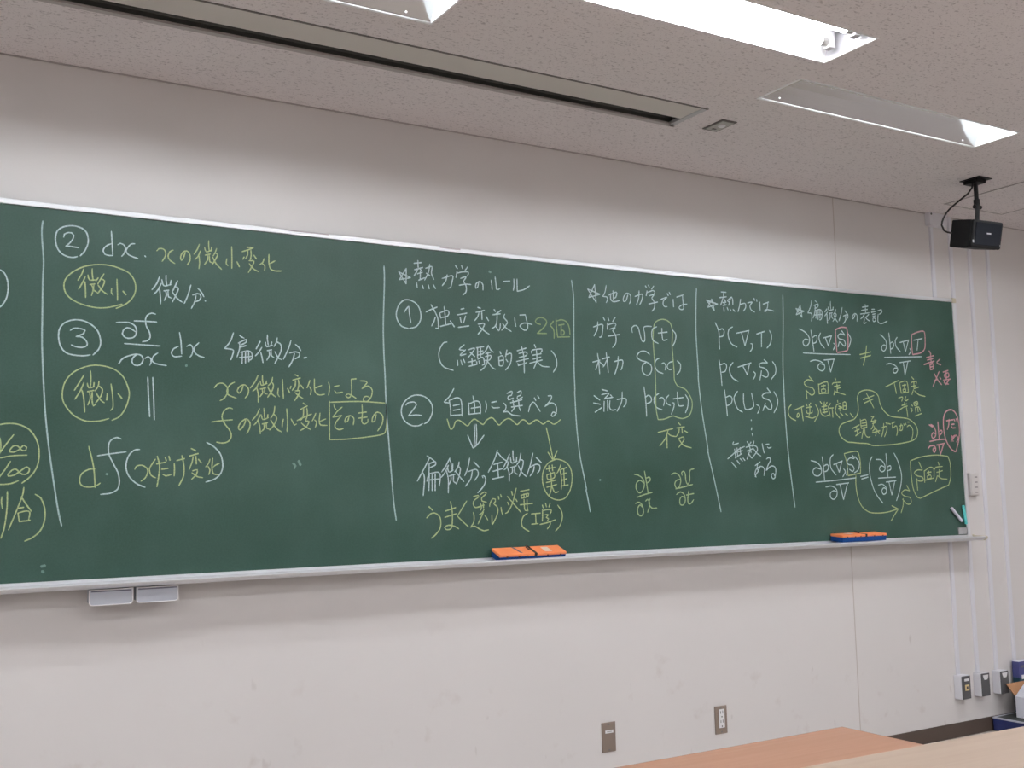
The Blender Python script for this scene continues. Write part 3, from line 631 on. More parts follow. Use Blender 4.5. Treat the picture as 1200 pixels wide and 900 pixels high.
     '1869,1245 1885,1230|1859,1202 1878,1218 1899,1218 1917,1200 1917,1165 1898,1140 1878,1125|1940,1226 1984,1238|1936,1202 1988,1215|1962,1262 1969,1222 1968,1176 1961,1158 1942,1156 1935,1164 1950,1172 1976,1168 1996,1157|2033,1263 2014,1237 1991,1205|1991,1205 2013,1185 2039,1163|2062,1279 2085,1283 2087,1277 2067,1265 2061,1252 2069,1237 2094,1239|2094,1286 2112,1296 2121,1291 2110,1281 2100,1273 2101,1261 2121,1256|2072,1236 2110,1245|2092,1253 2098,1238 2093,1225|2106,1250 2107,1234|2086,1208 2100,1215 2109,1228|2106,1218 2096,1199 2081,1173|2112,1205 2119,1196 2125,1187|2061,1218 2064,1203 2062,1180 2048,1161|2048,1161 2065,1165 2088,1153 2107,1146 2128,1149|2134,1239 2138,1254 2150,1269 2161,1267 2161,1258 2153,1249 2166,1240 2172,1223 2165,1200 2153,1180 2145,1169 2144,1187 2144,1206|2175,1278 2177,1266|2185,1285 2189,1274|2186,1235 2189,1216 2195,1203|2258,1309 2245,1265 2233,1238 2215,1214 2205,1210|2216,1277 2237,1255 2278,1212|2236,1297 2240,1281|2216,1254 2223,1242|2255,1265 2261,1255|2277,1296 2319,1302|2279,1281 2284,1267|2279,1280 2316,1287 2313,1276 2285,1268|2292,1285 2295,1269|2304,1286 2305,1272|2274,1242 2334,1247|2293,1264 2294,1234 2297,1220 2306,1218|2307,1264 2307,1233 2311,1217'),
    ('chalk_writing', 'yellow', 'yellow chalk bracketed pair above the orange eraser',
     '2308,1208 2289,1197 2279,1173 2286,1153 2314,1136|2326,1205 2369,1207|2346,1206 2347,1165|2326,1164 2358,1166|2379,1239 2383,1228|2394,1247 2399,1231|2417,1246 2410,1230|2379,1221 2379,1198 2377,1174|2379,1216 2401,1220 2422,1217 2415,1203|2390,1200 2407,1200 2396,1189 2408,1184 2401,1175|2365,1162 2400,1168 2442,1179|2416,1171 2414,1159 2400,1143|2453,1237 2471,1212 2474,1185 2461,1154 2439,1133'),
    ('divider_line', 'grey', 'vertical white chalk line right of the boxed count',
     '2551,2174 2559,2096 2555,1933 2552,1798 2553,1718 2552,1691 2557,1558 2569,1441 2588,1346 2598,1296 2595,1299 2604,1256 2613,1206'),
    ('chalk_writing', 'white', 'white chalk starred heading right of the third divider',
     '2632,2143 2695,2125|2695,2125 2637,2107|2637,2107 2669,2165|2669,2165 2675,2088|2675,2088 2632,2143|2730,2167 2722,2136 2710,2117|2710,2117 2731,2116 2734,2104 2727,2091|2742,2125 2783,2141 2780,2121 2770,2113|2765,2146 2765,2106|2752,2133 2751,2110 2761,2099 2778,2100 2799,2106|2844,2134 2833,2108 2819,2104 2820,2121 2838,2141 2858,2133 2857,2107 2850,2095|2882,2130 2923,2143 2918,2115 2907,2096|2906,2157 2902,2125 2889,2093|2941,2182 2947,2175|2958,2186 2963,2177|2988,2185 2975,2169|2950,2160 2944,2138|2950,2153 2982,2164 2993,2157 2987,2147|2961,2139 2987,2146 2974,2130|2957,2102 3007,2115|2974,2130 2990,2108 2986,2085 2973,2071|3025,2128 3060,2140 3041,2124 3037,2106 3045,2097 3060,2098|3062,2157 3068,2148|3074,2164 3080,2153|3095,2134 3096,2099|3115,2145 3155,2158|3149,2158 3151,2123 3153,2096 3138,2090 3127,2098 3143,2111 3174,2118'),
    ('chalk_writing', 'white', 'two white chalk characters left of v of t',
     '2656,1982 2703,1996 2704,1974 2698,1944 2686,1940|2680,2006 2676,1973 2658,1943|2709,2027 2717,2014|2734,2026 2739,2014|2772,2031 2758,2011|2730,2004 2729,1976|2730,1995 2768,2006 2775,2000 2770,1990|2741,1977 2770,1986 2756,1972|2732,1947 2794,1958|2756,1972 2772,1951 2771,1920 2753,1899'),
    ('chalk_writing', 'white', 'white chalk v of t',
     '2862,1970 2859,1989 2877,2002 2894,1994 2903,1964 2913,1936 2927,1937 2928,1971 2924,1996 2944,2003 2968,2003|2997,2004 2975,1994 2967,1971 2973,1943 3002,1930|3025,2000 3025,1968 3030,1946 3053,1951|3003,1976 3055,1984|3083,1997 3102,1976 3098,1947 3083,1923'),
    ('chalk_writing', 'white', 'two white chalk characters left of delta of x',
     '2648,1832 2686,1842|2674,1870 2679,1831 2682,1783|2677,1836 2670,1817 2661,1800|2681,1836 2703,1820|2696,1847 2736,1858|2719,1876 2724,1833 2727,1790|2720,1843 2710,1824 2701,1813|2760,1839 2803,1847 2802,1820 2794,1804|2782,1863 2777,1824 2761,1785'),
    ('chalk_writing', 'white', 'white chalk delta of x',
     '2952,1880 2928,1892 2900,1888 2882,1868 2899,1852 2933,1845 2957,1832 2960,1810 2945,1789 2924,1789 2909,1805 2912,1830 2933,1845|3005,1865 2987,1856 2978,1833 2992,1808 3023,1798|3016,1840 3029,1846 3039,1834 3035,1814|3080,1854 3060,1848 3047,1830 3058,1817 3076,1820|3105,1858 3123,1842 3118,1813 3101,1798'),
    ('chalk_writing', 'white', 'white chalk row with p of x and t',
     '2649,1690 2679,1672|2645,1659 2681,1654|2652,1620 2688,1641|2691,1717 2719,1712|2688,1695 2727,1702 2702,1678|2702,1678 2747,1686|2734,1696 2742,1689|2701,1668 2698,1624|2718,1672 2718,1627|2731,1672 2728,1642 2740,1631 2761,1634|2768,1677 2814,1682 2815,1660 2801,1646|2797,1710 2792,1668 2766,1626|2915,1736 2922,1674 2924,1608|2920,1690 2938,1700 2953,1689 2950,1672 2925,1663|2996,1710 2972,1695 2968,1670 2981,1648 3012,1638|2995,1686 3013,1693 3025,1680 3019,1656|3051,1704 3035,1688 3037,1668 3058,1658|3067,1671 3078,1670 3077,1653 3061,1620|3099,1720 3100,1679 3107,1658 3134,1660|3075,1688 3132,1696|3145,1709 3159,1686 3154,1652 3141,1628'),
    ('chalk_line', 'pale', 'yellow chalk loop enclosing the bracketed variables',
     '2986,1595 2977,1648 2979,1732 2979,1788 2978,1844 2974,1934 2978,1991 2990,2023 3023,2038 3055,2036 3076,2020 3084,1986 3079,1929 3081,1883 3085,1815 3085,1775 3093,1757 3107,1744 3143,1734 3167,1709 3181,1681 3179,1647 3163,1618 3129,1603 3100,1605 3068,1612 3021,1598 2986,1595'),
    ('chalk_writing', 'yellow', 'pair of yellow chalk characters below the loop',
     '2983,1539 3067,1557|3040,1551 3024,1515 2990,1480|3032,1526 3031,1472|3036,1537 3054,1526 3082,1522|3099,1583 3111,1573|3087,1560 3133,1566|3102,1563 3100,1543 3084,1522|3117,1566 3119,1537|3130,1549 3150,1540|3096,1514 3125,1521 3128,1510 3096,1475|3098,1510 3124,1484 3168,1473'),
    ('chalk_writing', 'pale', 'left yellow chalk fraction of the pair near the lower edge',
     '2846,1359 2870,1354 2893,1338 2899,1311 2884,1284 2867,1281 2854,1300 2858,1322 2876,1333 2896,1321|2902,1373 2910,1327 2918,1275|2909,1342 2928,1346 2931,1332 2911,1320|2857,1261 2897,1272 2941,1281|2848,1235 2868,1240 2885,1224 2889,1196 2876,1182 2860,1192 2859,1213 2871,1228 2887,1218|2902,1244 2914,1251 2923,1239 2921,1217 2911,1196|2928,1255 2920,1234 2936,1214 2963,1214'),
    ('chalk_writing', 'pale', 'right yellow chalk fraction of the pair near the lower edge',
     '3049,1356 3070,1363 3094,1350 3100,1325 3088,1300 3074,1297 3066,1314 3075,1330 3096,1335|3109,1352 3107,1365 3119,1370 3127,1358 3129,1330 3139,1313 3151,1330 3152,1369 3159,1377 3178,1380|3070,1294 3117,1302 3167,1312|3073,1269 3095,1280 3116,1269 3122,1243 3110,1224 3092,1227 3092,1250 3104,1260 3120,1255|3144,1285 3136,1251 3139,1229 3153,1229 3169,1245|3128,1266 3172,1272'),
    ('divider_line', 'grey', 'vertical white chalk line fourth from the left',
     '3233,2195 3227,2133 3220,1997 3222,1884 3224,1817 3224,1762 3238,1628 3262,1475 3264,1448 3295,1322 3325,1188'),
    ('chalk_writing', 'white', 'white chalk starred heading over the three p rows',
     '3288,2145 3355,2131|3355,2131 3295,2112|3295,2112 3321,2152|3321,2152 3334,2100|3334,2100 3288,2145|3292,2140 3349,2132|3379,2189 3410,2190|3395,2190 3393,2164|3369,2162 3410,2169|3389,2162 3382,2145 3372,2127|3395,2157 3405,2147|3386,2140 3407,2144|3397,2148 3396,2130|3387,2127 3408,2132|3415,2152 3442,2170 3448,2161 3448,2135|3436,2167 3422,2130|3417,2150 3430,2142|3391,2118 3393,2099|3412,2119 3417,2108|3429,2114 3435,2105|3448,2113 3458,2104|3497,2165 3489,2134 3478,2104|3492,2140 3524,2146 3526,2127 3511,2109|3539,2150 3569,2156 3554,2139 3559,2120 3582,2109|3581,2176 3585,2165|3597,2171 3599,2161|3617,2160 3617,2121|3637,2151 3674,2164|3668,2162 3666,2142 3654,2118 3643,2117 3659,2127 3706,2123'),
    ('chalk_writing', 'white', 'white chalk row with p of V and T',
     '3336,2045 3355,2005 3355,1959 3356,1923|3357,2012 3379,2018 3388,2007 3380,1986 3359,1980|3440,2031 3418,2018 3411,1990 3427,1954 3463,1938|3463,2003 3542,2020|3494,2006 3512,1947|3538,2016 3512,1947|3547,1959 3557,1958 3556,1937 3541,1920|3587,2006 3640,2022|3619,2014 3615,1947|3670,2028 3682,2005 3673,1967 3649,1943'),
    ('chalk_writing', 'white', 'white chalk row with p of V and S',
     '3350,1874 3357,1821 3361,1756|3357,1851 3383,1859 3394,1848 3384,1823 3362,1817|3434,1866 3412,1842 3413,1815 3430,1792 3460,1779|3462,1845 3545,1869|3494,1850 3518,1812|3535,1864 3518,1812|3556,1829 3568,1821 3566,1807 3552,1791|3627,1888 3648,1873|3645,1873 3613,1872 3594,1861 3600,1852 3628,1847 3649,1829 3647,1810 3631,1805 3606,1815|3608,1834 3596,1791|3680,1882 3698,1859 3696,1826 3666,1795'),
    ('chalk_writing', 'white', 'white chalk row with p of U and S',
     '3375,1738 3382,1677 3386,1618|3379,1702 3404,1711 3419,1700 3412,1677 3384,1664|3454,1734 3431,1705 3436,1678 3452,1651 3479,1638|3490,1725 3488,1689 3495,1654|3495,1654 3513,1650 3545,1662 3549,1681 3539,1729|3567,1675 3584,1667 3582,1649 3571,1634|3639,1754 3662,1731|3659,1733 3624,1730 3605,1717 3616,1706 3647,1698 3663,1679 3660,1658 3644,1655 3619,1673|3624,1683 3605,1647|3681,1739 3701,1708 3699,1675 3675,1639'),
    ('chalk_writing', 'white', 'three white chalk dots below the p rows',
     '3530,1604 3531,1600|3531,1568 3529,1557|3532,1540 3536,1530'),
    ('chalk_writing', 'white', 'white chalk phrase below the three dots, upper line',
     '3417,1501 3412,1488 3447,1496|3377,1424 3411,1446 3448,1469 3483,1481|3421,1469 3426,1428|3436,1474 3438,1435|3455,1476 3456,1446|3417,1451 3469,1462|3422,1428 3465,1449|3400,1410 3413,1397 3429,1383|3433,1417 3448,1401|3452,1426 3466,1414|3470,1428 3481,1417|3499,1503 3508,1491|3491,1477 3535,1489|3523,1501 3506,1481|3510,1491 3521,1453|3496,1460 3537,1472|3515,1465 3494,1423|3505,1449 3522,1428|3542,1506 3538,1495 3527,1481|3533,1488 3557,1479 3558,1460 3524,1427|3538,1469 3558,1449 3581,1437|3592,1495 3596,1474 3602,1451|3615,1491 3635,1493|3624,1479 3630,1474 3649,1478'),
    ('chalk_writing', 'white', 'white chalk phrase below the three dots, lower line',
     '3542,1393 3574,1410|3559,1405 3554,1383 3564,1362|3573,1387 3555,1364 3539,1344 3547,1341 3539,1351 3546,1374 3572,1389 3590,1387 3599,1373 3594,1347|3614,1423 3630,1431 3640,1419 3622,1394 3609,1370|3609,1370 3640,1390 3664,1387 3670,1368 3661,1336 3648,1333 3640,1348 3654,1357 3665,1338'),
    ('divider_line', 'grey', 'vertical white chalk line fifth from the left',
     '3768,2205 3762,2077 3751,1933 3746,1840 3746,1780 3747,1616 3755,1452 3769,1312 3782,1198'),
    ('chalk_writing', 'white', 'rightmost white chalk star',
     '3850,2146 3904,2136|3904,2136 3850,2115|3850,2115 3880,2164|3880,2164 3889,2105|3889,2105 3850,2146|3855,2142 3898,2135'),
    ('chalk_writing', 'white', 'white chalk heading right of the rightmost star',
     '3959,2194 3950,2163 3929,2129|3929,2129 3952,2129 3956,2112 3951,2090|3982,2193 3997,2186|3972,2169 4002,2179 3998,2163 3977,2155|3981,2173 3977,2136 3963,2106|3977,2143 4013,2152 4026,2139 4020,2107 4006,2100|3987,2141 3982,2106|4001,2146 3997,2102|4013,2148 4010,2109|3974,2122 4023,2129|4062,2159 4046,2142|4064,2143 4044,2122|4059,2134 4060,2086|4089,2198 4087,2178 4089,2155|4070,2169 4075,2152 4107,2160|4106,2171 4102,2158|4074,2137 4099,2142|4081,2138 4081,2116 4067,2102|4093,2140 4093,2117 4101,2112|4124,2161 4116,2145 4105,2135|4115,2144 4125,2134 4114,2116 4098,2099|4107,2132 4117,2113 4132,2098|4169,2174 4158,2138 4141,2104|4187,2158 4208,2138|4173,2130 4200,2139 4208,2129 4192,2113|4191,2137 4187,2110 4170,2091|4261,2148 4249,2127 4238,2121 4239,2134 4258,2149 4273,2139 4270,2110|4314,2185 4356,2193|4337,2201 4336,2156|4306,2168 4352,2177|4297,2149 4362,2160|4330,2155 4314,2136 4297,2124|4318,2142 4324,2124 4319,2103 4337,2109|4359,2152 4336,2135|4330,2137 4349,2123 4365,2118|4383,2179 4403,2181|4378,2163 4409,2170|4385,2153 4408,2158|4387,2143 4408,2148|4387,2134 4389,2117 4406,2123 4403,2135 4387,2134|4427,2175 4455,2182 4456,2169 4436,2157|4429,2158 4424,2136 4426,2116 4451,2111 4494,2126'),
    ('chalk_writing', 'white', 'white chalk fraction holding S in a pink box',
     '3865,2047 3891,2040 3917,2025 3932,2004 3927,1982 3909,1967 3893,1970 3887,1984 3902,2000 3930,1996|3944,2047 3949,2012 3958,1943|3953,2011 3977,2023 3984,2009 3975,1989 3954,1982|4009,2037 3997,2015 4005,1986 4031,1963|4027,2013 4085,2027|4041,2015 4058,1976|4083,2025 4058,1976|4095,1991 4106,1981 4091,1957|4157,2056 4178,2035|4175,2035 4147,2041 4128,2027 4138,2015 4169,2010 4178,1993 4170,1980 4150,1993 4137,2000|4137,2000 4125,1974|4203,2044 4219,2017 4202,1976|3884,1932 4032,1934 4210,1940|3928,1893 3962,1901 4002,1895 4025,1879 4023,1860 4006,1850 3986,1856 3980,1872 3995,1885 4023,1880|4023,1904 4099,1912|4050,1902 4065,1847|4092,1909 4065,1847'),
    ('chalk_line', 'pink', 'pink chalk box round the S',
     '4113,2058 4113,2011 4116,1947|4113,2058 4153,2073 4192,2074|4194,2073 4199,2031 4197,1986 4190,1961 4158,1952 4118,1946'),
    ('chalk_writing', 'yellow', 'yellow chalk not-equal sign',
     '4277,1943 4360,1961|4280,1925 4357,1943|4330,1991 4317,1937 4298,1890'),
    ('chalk_writing', 'white', 'white chalk fraction holding T in a pink box',
     '4432,2053 4457,2041 4476,2019 4475,1989 4458,1970 4441,1977 4442,1992 4461,2002 4475,1994|4500,2067 4504,2021 4506,1960|4505,2012 4526,2020 4532,2004 4523,1989 4506,1982|4562,2047 4546,2028 4550,1998 4582,1971|4579,2020 4650,2037|4606,2025 4619,1975|4646,2034 4619,1975|4653,1994 4661,1980 4643,1960|4687,2038 4756,2051|4723,2043 4710,1987|4456,1937 4599,1946 4744,1955|4468,1903 4498,1908 4535,1899 4552,1880 4539,1863 4520,1862 4518,1876 4534,1887 4553,1880|4570,1916 4654,1929|4597,1920 4605,1853|4634,1927 4605,1853'),
    ('chalk_line', 'pink', 'pink chalk box round the T',
     '4675,2067 4670,2020 4673,1962|4675,2067 4719,2082 4758,2090 4777,2083 4777,2036 4770,1999 4740,1976 4673,1962'),
    ('chalk_writing', 'pink', 'pink chalk note at the right edge, upper',
     '4804,1989 4817,1971|4779,1951 4839,1965|4813,1983 4815,1922|4785,1939 4832,1950|4757,1914 4815,1930 4840,1936|4791,1926 4826,1928|4804,1916 4805,1889|4804,1915 4831,1920 4830,1895|4805,1889 4830,1895|4806,1903 4831,1908|4888,1950 4860,1929 4893,1918|4874,1883 4855,1855 4817,1801|4834,1869 4861,1835 4889,1813|4829,1831 4850,1839|4875,1851 4886,1843|4905,1880 4948,1891|4914,1869 4947,1878 4949,1858 4917,1854 4914,1869|4930,1885 4929,1857|4904,1838 4964,1846|4935,1853 4910,1825 4945,1818|4948,1840 4922,1815'),
    ('chalk_writing', 'yellow', 'yellow chalk T phrase under the T fraction',
     '4453,1787 4552,1823|4520,1808 4526,1782 4532,1755|4561,1813 4564,1787 4568,1759|4563,1813 4605,1822 4620,1811 4624,1763|4567,1759 4620,1765|4580,1798 4609,1803|4595,1806 4594,1786|4582,1778 4584,1767 4604,1770 4604,1781 4582,1778|4655,1845 4671,1833|4646,1805 4649,1816 4690,1823 4685,1809|4647,1795 4686,1802|4670,1817 4668,1783|4672,1786 4707,1795|4664,1780 4649,1754|4671,1774 4703,1755 4752,1747|4545,1733 4577,1739 4568,1717|4603,1743 4592,1727 4604,1721 4622,1731|4567,1695 4606,1705|4589,1712 4589,1692|4533,1664 4577,1686 4611,1694|4601,1690 4605,1664 4608,1638|4642,1702 4649,1694|4632,1684 4645,1679|4636,1664 4646,1672|4660,1713 4688,1718 4690,1703 4664,1697 4660,1713|4663,1706 4689,1710|4669,1688 4697,1690 4707,1669|4669,1688 4672,1661|4688,1688 4690,1665|4664,1643 4717,1658'),
    ('chalk_line', 'yellow', 'yellow chalk cloud outline',
     '4207,1616 4229,1633 4244,1661 4245,1700 4242,1725 4260,1753 4296,1765 4332,1766 4368,1759 4395,1739 4404,1704 4426,1670 4461,1645 4497,1636 4557,1633 4609,1628 4646,1611 4671,1588 4676,1557 4662,1532 4630,1516 4561,1504 4486,1496 4412,1492 4339,1490 4297,1499 4240,1501 4198,1504 4156,1507 4123,1524 4103,1548 4106,1577 4128,1595 4171,1608 4207,1617'),
    ('chalk_writing', 'yellow', 'yellow chalk writing inside the cloud outline',
     '4284,1718 4364,1741|4290,1700 4356,1723|4309,1751 4329,1722 4358,1677|4404,1578 4442,1587 4445,1570 4424,1534|4424,1602 4418,1569 4404,1534|4440,1607 4450,1594|4454,1602 4474,1599|4483,1602 4508,1611|4496,1613 4487,1579 4516,1591 4523,1566 4515,1541|4541,1590 4563,1594 4559,1571 4545,1567|4554,1601 4542,1567|4573,1602 4577,1593|4585,1606 4592,1597|4604,1611 4616,1612|4598,1587 4614,1595 4636,1582 4640,1557 4631,1531 4618,1513|4197,1573 4248,1592|4224,1585 4233,1538|4212,1559 4246,1570|4216,1537 4255,1556|4255,1620 4259,1577|4258,1612 4294,1618 4300,1582|4263,1599 4295,1603|4262,1587 4297,1591|4261,1574 4300,1581|4277,1576 4259,1525|4284,1573 4285,1544 4302,1531 4321,1534|4335,1633 4355,1636 4340,1623|4329,1608 4371,1616|4340,1621 4333,1609|4359,1619 4366,1608|4341,1599 4362,1604|4351,1606 4342,1584 4329,1570|4350,1589 4367,1559 4358,1538|4337,1553 4393,1565|4356,1574 4340,1562|4368,1572 4388,1549'),
    ('chalk_writing', 'yellow', 'yellow chalk S phrase under the first fraction',
     '3916,1820 3944,1796|3941,1799 3904,1803 3882,1787 3896,1771 3938,1763 3947,1741 3926,1730 3894,1750|3892,1754 3895,1710|3977,1786 3979,1737|3977,1782 4025,1797 4042,1790 4039,1739|3979,1738 4040,1743|3995,1776 4025,1780|4011,1785 4009,1764|3995,1760 3998,1744 4023,1749 4021,1762 3995,1760|4092,1818 4099,1809|4071,1785 4080,1794 4130,1799|4084,1776 4122,1784|4104,1790 4104,1753|4105,1767 4128,1773|4088,1760 4079,1735|4089,1752 4118,1746 4160,1738'),
    ('chalk_writing', 'yellow', 'yellow chalk bracketed phrase left of the cloud',
     '3791,1682 3773,1665 3767,1643 3780,1619 3815,1605|3811,1656 3871,1675|3855,1669 3859,1636 3863,1605|3828,1641 3822,1623 3827,1620 3839,1632 3834,1641 3827,1638|3886,1688 3894,1677|3919,1692 3906,1679|3888,1668 3922,1673|3911,1677 3910,1652|3890,1653 3892,1641 3926,1646 3927,1655|3911,1652 3903,1632|3877,1627 3898,1623 3924,1619 3949,1626|3950,1684 3965,1663 3966,1638 3937,1601|3982,1701 3994,1688|4011,1699 4007,1667 4011,1644|4030,1698 4015,1682|3980,1666 3986,1642 4011,1630 4036,1636|3991,1675 4028,1680|3995,1660 4027,1667|3995,1647 4029,1652|4053,1694 4038,1677 4036,1664|4037,1664 4043,1646 4047,1630|4043,1669 4072,1672|4062,1670 4064,1646 4064,1624|4102,1709 4104,1700|4093,1687 4120,1695|4094,1688 4083,1656 4095,1638 4112,1622|4108,1681 4130,1676|4105,1669 4132,1673|4116,1679 4115,1656|4138,1698 4153,1703 4162,1693 4158,1666|4139,1695 4139,1665|4139,1665 4158,1666|4140,1682 4159,1684|4117,1648 4135,1635|4152,1645 4169,1635|4186,1648 4207,1628'),
    ('chalk_writing', 'white', 'white chalk equation at the lower right',
     '3900,1416 3937,1408 3964,1387 3967,1360 3947,1343 3919,1347 3911,1367 3930,1381 3965,1374|3977,1435 3983,1381 3986,1321|3985,1389 4008,1397 4017,1384 4006,1367 3986,1362|4053,1445 4032,1425 4033,1380 4066,1346|4052,1396 4114,1414|4071,1397 4088,1359|4110,1411 4088,1359|4119,1376 4130,1361 4111,1337|4183,1443 4200,1428|4197,1425 4167,1428 4146,1411 4155,1397 4180,1393 4193,1376 4182,1362 4160,1373|4149,1380 4136,1344|4203,1435 4231,1407 4223,1372 4192,1355|3926,1313 4056,1320 4203,1331|4235,1337 4289,1345|4242,1325 4289,1334|3991,1289 4030,1293 4062,1277 4065,1250 4044,1230 4023,1237 4020,1258 4043,1271 4063,1265|4064,1300 4150,1307|4089,1301 4108,1227|4141,1304 4108,1227|4326,1435 4307,1407 4302,1351 4322,1281 4350,1238 4386,1204|4352,1421 4390,1418 4414,1393 4412,1368 4390,1359 4373,1372 4388,1389 4413,1382|4427,1451 4430,1393 4433,1333|4434,1384 4456,1389 4456,1371 4435,1364|4362,1328 4490,1332|4359,1294 4391,1297 4415,1279 4413,1255 4392,1248 4383,1266 4399,1280 4414,1272|4417,1308 4491,1314|4438,1307 4454,1243|4481,1310 4454,1243|4487,1453 4515,1407 4534,1342 4520,1278 4486,1214'),
    ('chalk_line', 'yellow', 'yellow chalk box and long curved arrow',
     '4129,1449 4174,1457 4220,1460 4233,1442 4240,1400 4236,1350|4129,1449 4145,1401 4148,1342|4148,1342 4196,1348 4234,1354|4203,1341 4200,1296 4208,1241 4234,1192 4282,1163 4343,1156 4415,1159 4490,1172|4449,1190 4495,1172|4495,1172 4466,1144 4438,1115'),
    ('chalk_writing', 'yellow', 'yellow chalk S at the tip of the curved arrow',
     '4569,1290 4588,1261|4588,1262 4551,1267 4528,1249 4554,1234 4590,1227 4594,1201 4566,1195 4531,1221|4537,1224 4534,1192 4515,1152'),
    ('chalk_writing', 'yellow', 'yellow chalk S phrase in a five-sided frame',
     '4607,1414 4696,1434 4808,1443 4903,1437|4903,1437 4917,1398 4916,1331 4895,1287|4895,1287 4791,1259 4666,1222|4666,1222 4640,1233 4616,1276 4607,1349 4607,1414|4672,1408 4695,1368|4695,1366 4657,1366 4632,1352 4654,1337 4692,1330 4696,1312 4663,1311 4642,1324|4648,1323 4650,1264|4709,1362 4708,1303|4709,1361 4757,1380 4784,1369 4782,1325|4712,1314 4782,1325|4730,1352 4763,1356|4744,1361 4742,1339|4729,1335 4732,1321 4760,1326 4756,1340 4729,1335|4821,1407 4828,1391|4790,1368 4802,1380 4855,1384|4805,1353 4853,1362|4826,1369 4822,1331|4809,1336 4792,1305|4812,1336 4841,1321 4886,1318'),
    ('chalk_writing', 'pink', 'pink chalk fraction',
     '4781,1602 4803,1592 4817,1569 4814,1543 4793,1530 4783,1543 4796,1559 4815,1553|4839,1617 4840,1570 4841,1522|4846,1566 4864,1573 4867,1560 4843,1543|4765,1513 4824,1522 4886,1526|4749,1475 4766,1489 4798,1491 4810,1476 4799,1458 4786,1466 4793,1479 4810,1477|4818,1495 4884,1505|4834,1497 4845,1447|4875,1502 4845,1447|4769,1600 4795,1589'),
    ('chalk_writing', 'pink', 'pink chalk oval with two characters',
     '4966,1461 4939,1471 4909,1500 4889,1539 4882,1591 4887,1638 4905,1667 4935,1681 4967,1679 4993,1656 5006,1619 5009,1572 4999,1524 4985,1492 4970,1461|4908,1623 4964,1630|4930,1632 4925,1602 4911,1577|4947,1604 4970,1607|4947,1595 4951,1587 4980,1587|4970,1633 4977,1623|4987,1636 4995,1618|4942,1546 4953,1515|4979,1549 4944,1524 4935,1512 4953,1540 4982,1546 4995,1529 4979,1512'),
    ('chalk_smudge', 'smudge', 'faint leftover chalk dabs',
     '1332,1410 1342,1401 1338,1391|1354,1419 1361,1403|4540,2268 4553,2265|510,1089 522,1091|513,1075 518,1070|2667,1338 2669,1335|2152,2176 2160,2173|702,1378 703,1375|954,1744 956,1742'),
]

WIDTH = dict(white=.0047, grey=.0056, yellow=.0046, pale=.0050, faint=.0050, pink=.0058, smudge=.009)
for ci, (nm, col, lab, data) in enumerate(CHALK):
    bm = bmesh.new()
    y = BY - .0004 - .00006*(ci % 6)
    for st in data.split('|'):
        P = [Vector((int(a)/1000.0, 0, int(b)/1000.0)) for a, b in (q.split(',') for q in st.split())]
        if len(P) == 1: P.append(P[0]+Vector((.001, 0, .001)))
        P = smooth_path(P, .006)
        wd = WIDTH[col]*(0.94+0.12*random.random())
        wd *= 0.90 + 0.06*P[0].x
        prev = None; n = len(P)
        rows = []
        for i, p in enumerate(P):
            t = (P[min(i+1, n-1)] - P[max(i-1, 0)])
            t = t.normalized() if t.length > 1e-7 else Vector((1, 0, 0))
            nr = Vector((-t.z, 0, t.x))
            k = 1.0 if n < 3 else (0.72 if i in (0, n-1) else 1.0)
            h = nr*wd*0.5*k*(0.93+0.14*random.random())
            rows.append((p+h, p-h, t, k))
        v0 = None
        a, b_, t, k = rows[0]
        tip = bm.verts.new(((a+b_)*.5 - t*wd*.35).to_tuple()); tip.co.y = y
        for i, (a, b_, t, k) in enumerate(rows):
            va, vb = bm.verts.new((a.x, y, a.z)), bm.verts.new((b_.x, y, b_.z))
            if v0 is None: bm.faces.new((tip, va, vb))
            else: bm.faces.new((v0[0], va, vb, v0[1]))
            v0 = (va, vb)
        a, b_, t, k = rows[-1]
        e = (a+b_)*.5 + t*wd*.35
        tip2 = bm.verts.new((e.x, y, e.z)); bm.faces.new((v0[0], tip2, v0[1]))
    for f in bm.faces:
        if f.normal.y > 0: f.normal_flip()
    me = bpy.data.meshes.new(nm); bm.normal_update(); bm.to_mesh(me); bm.free()
    me.materials.append(M[col])
    o = bpy.data.objects.new(nm, me); C.objects.link(o); o.parent = cb
    o['label'] = lab

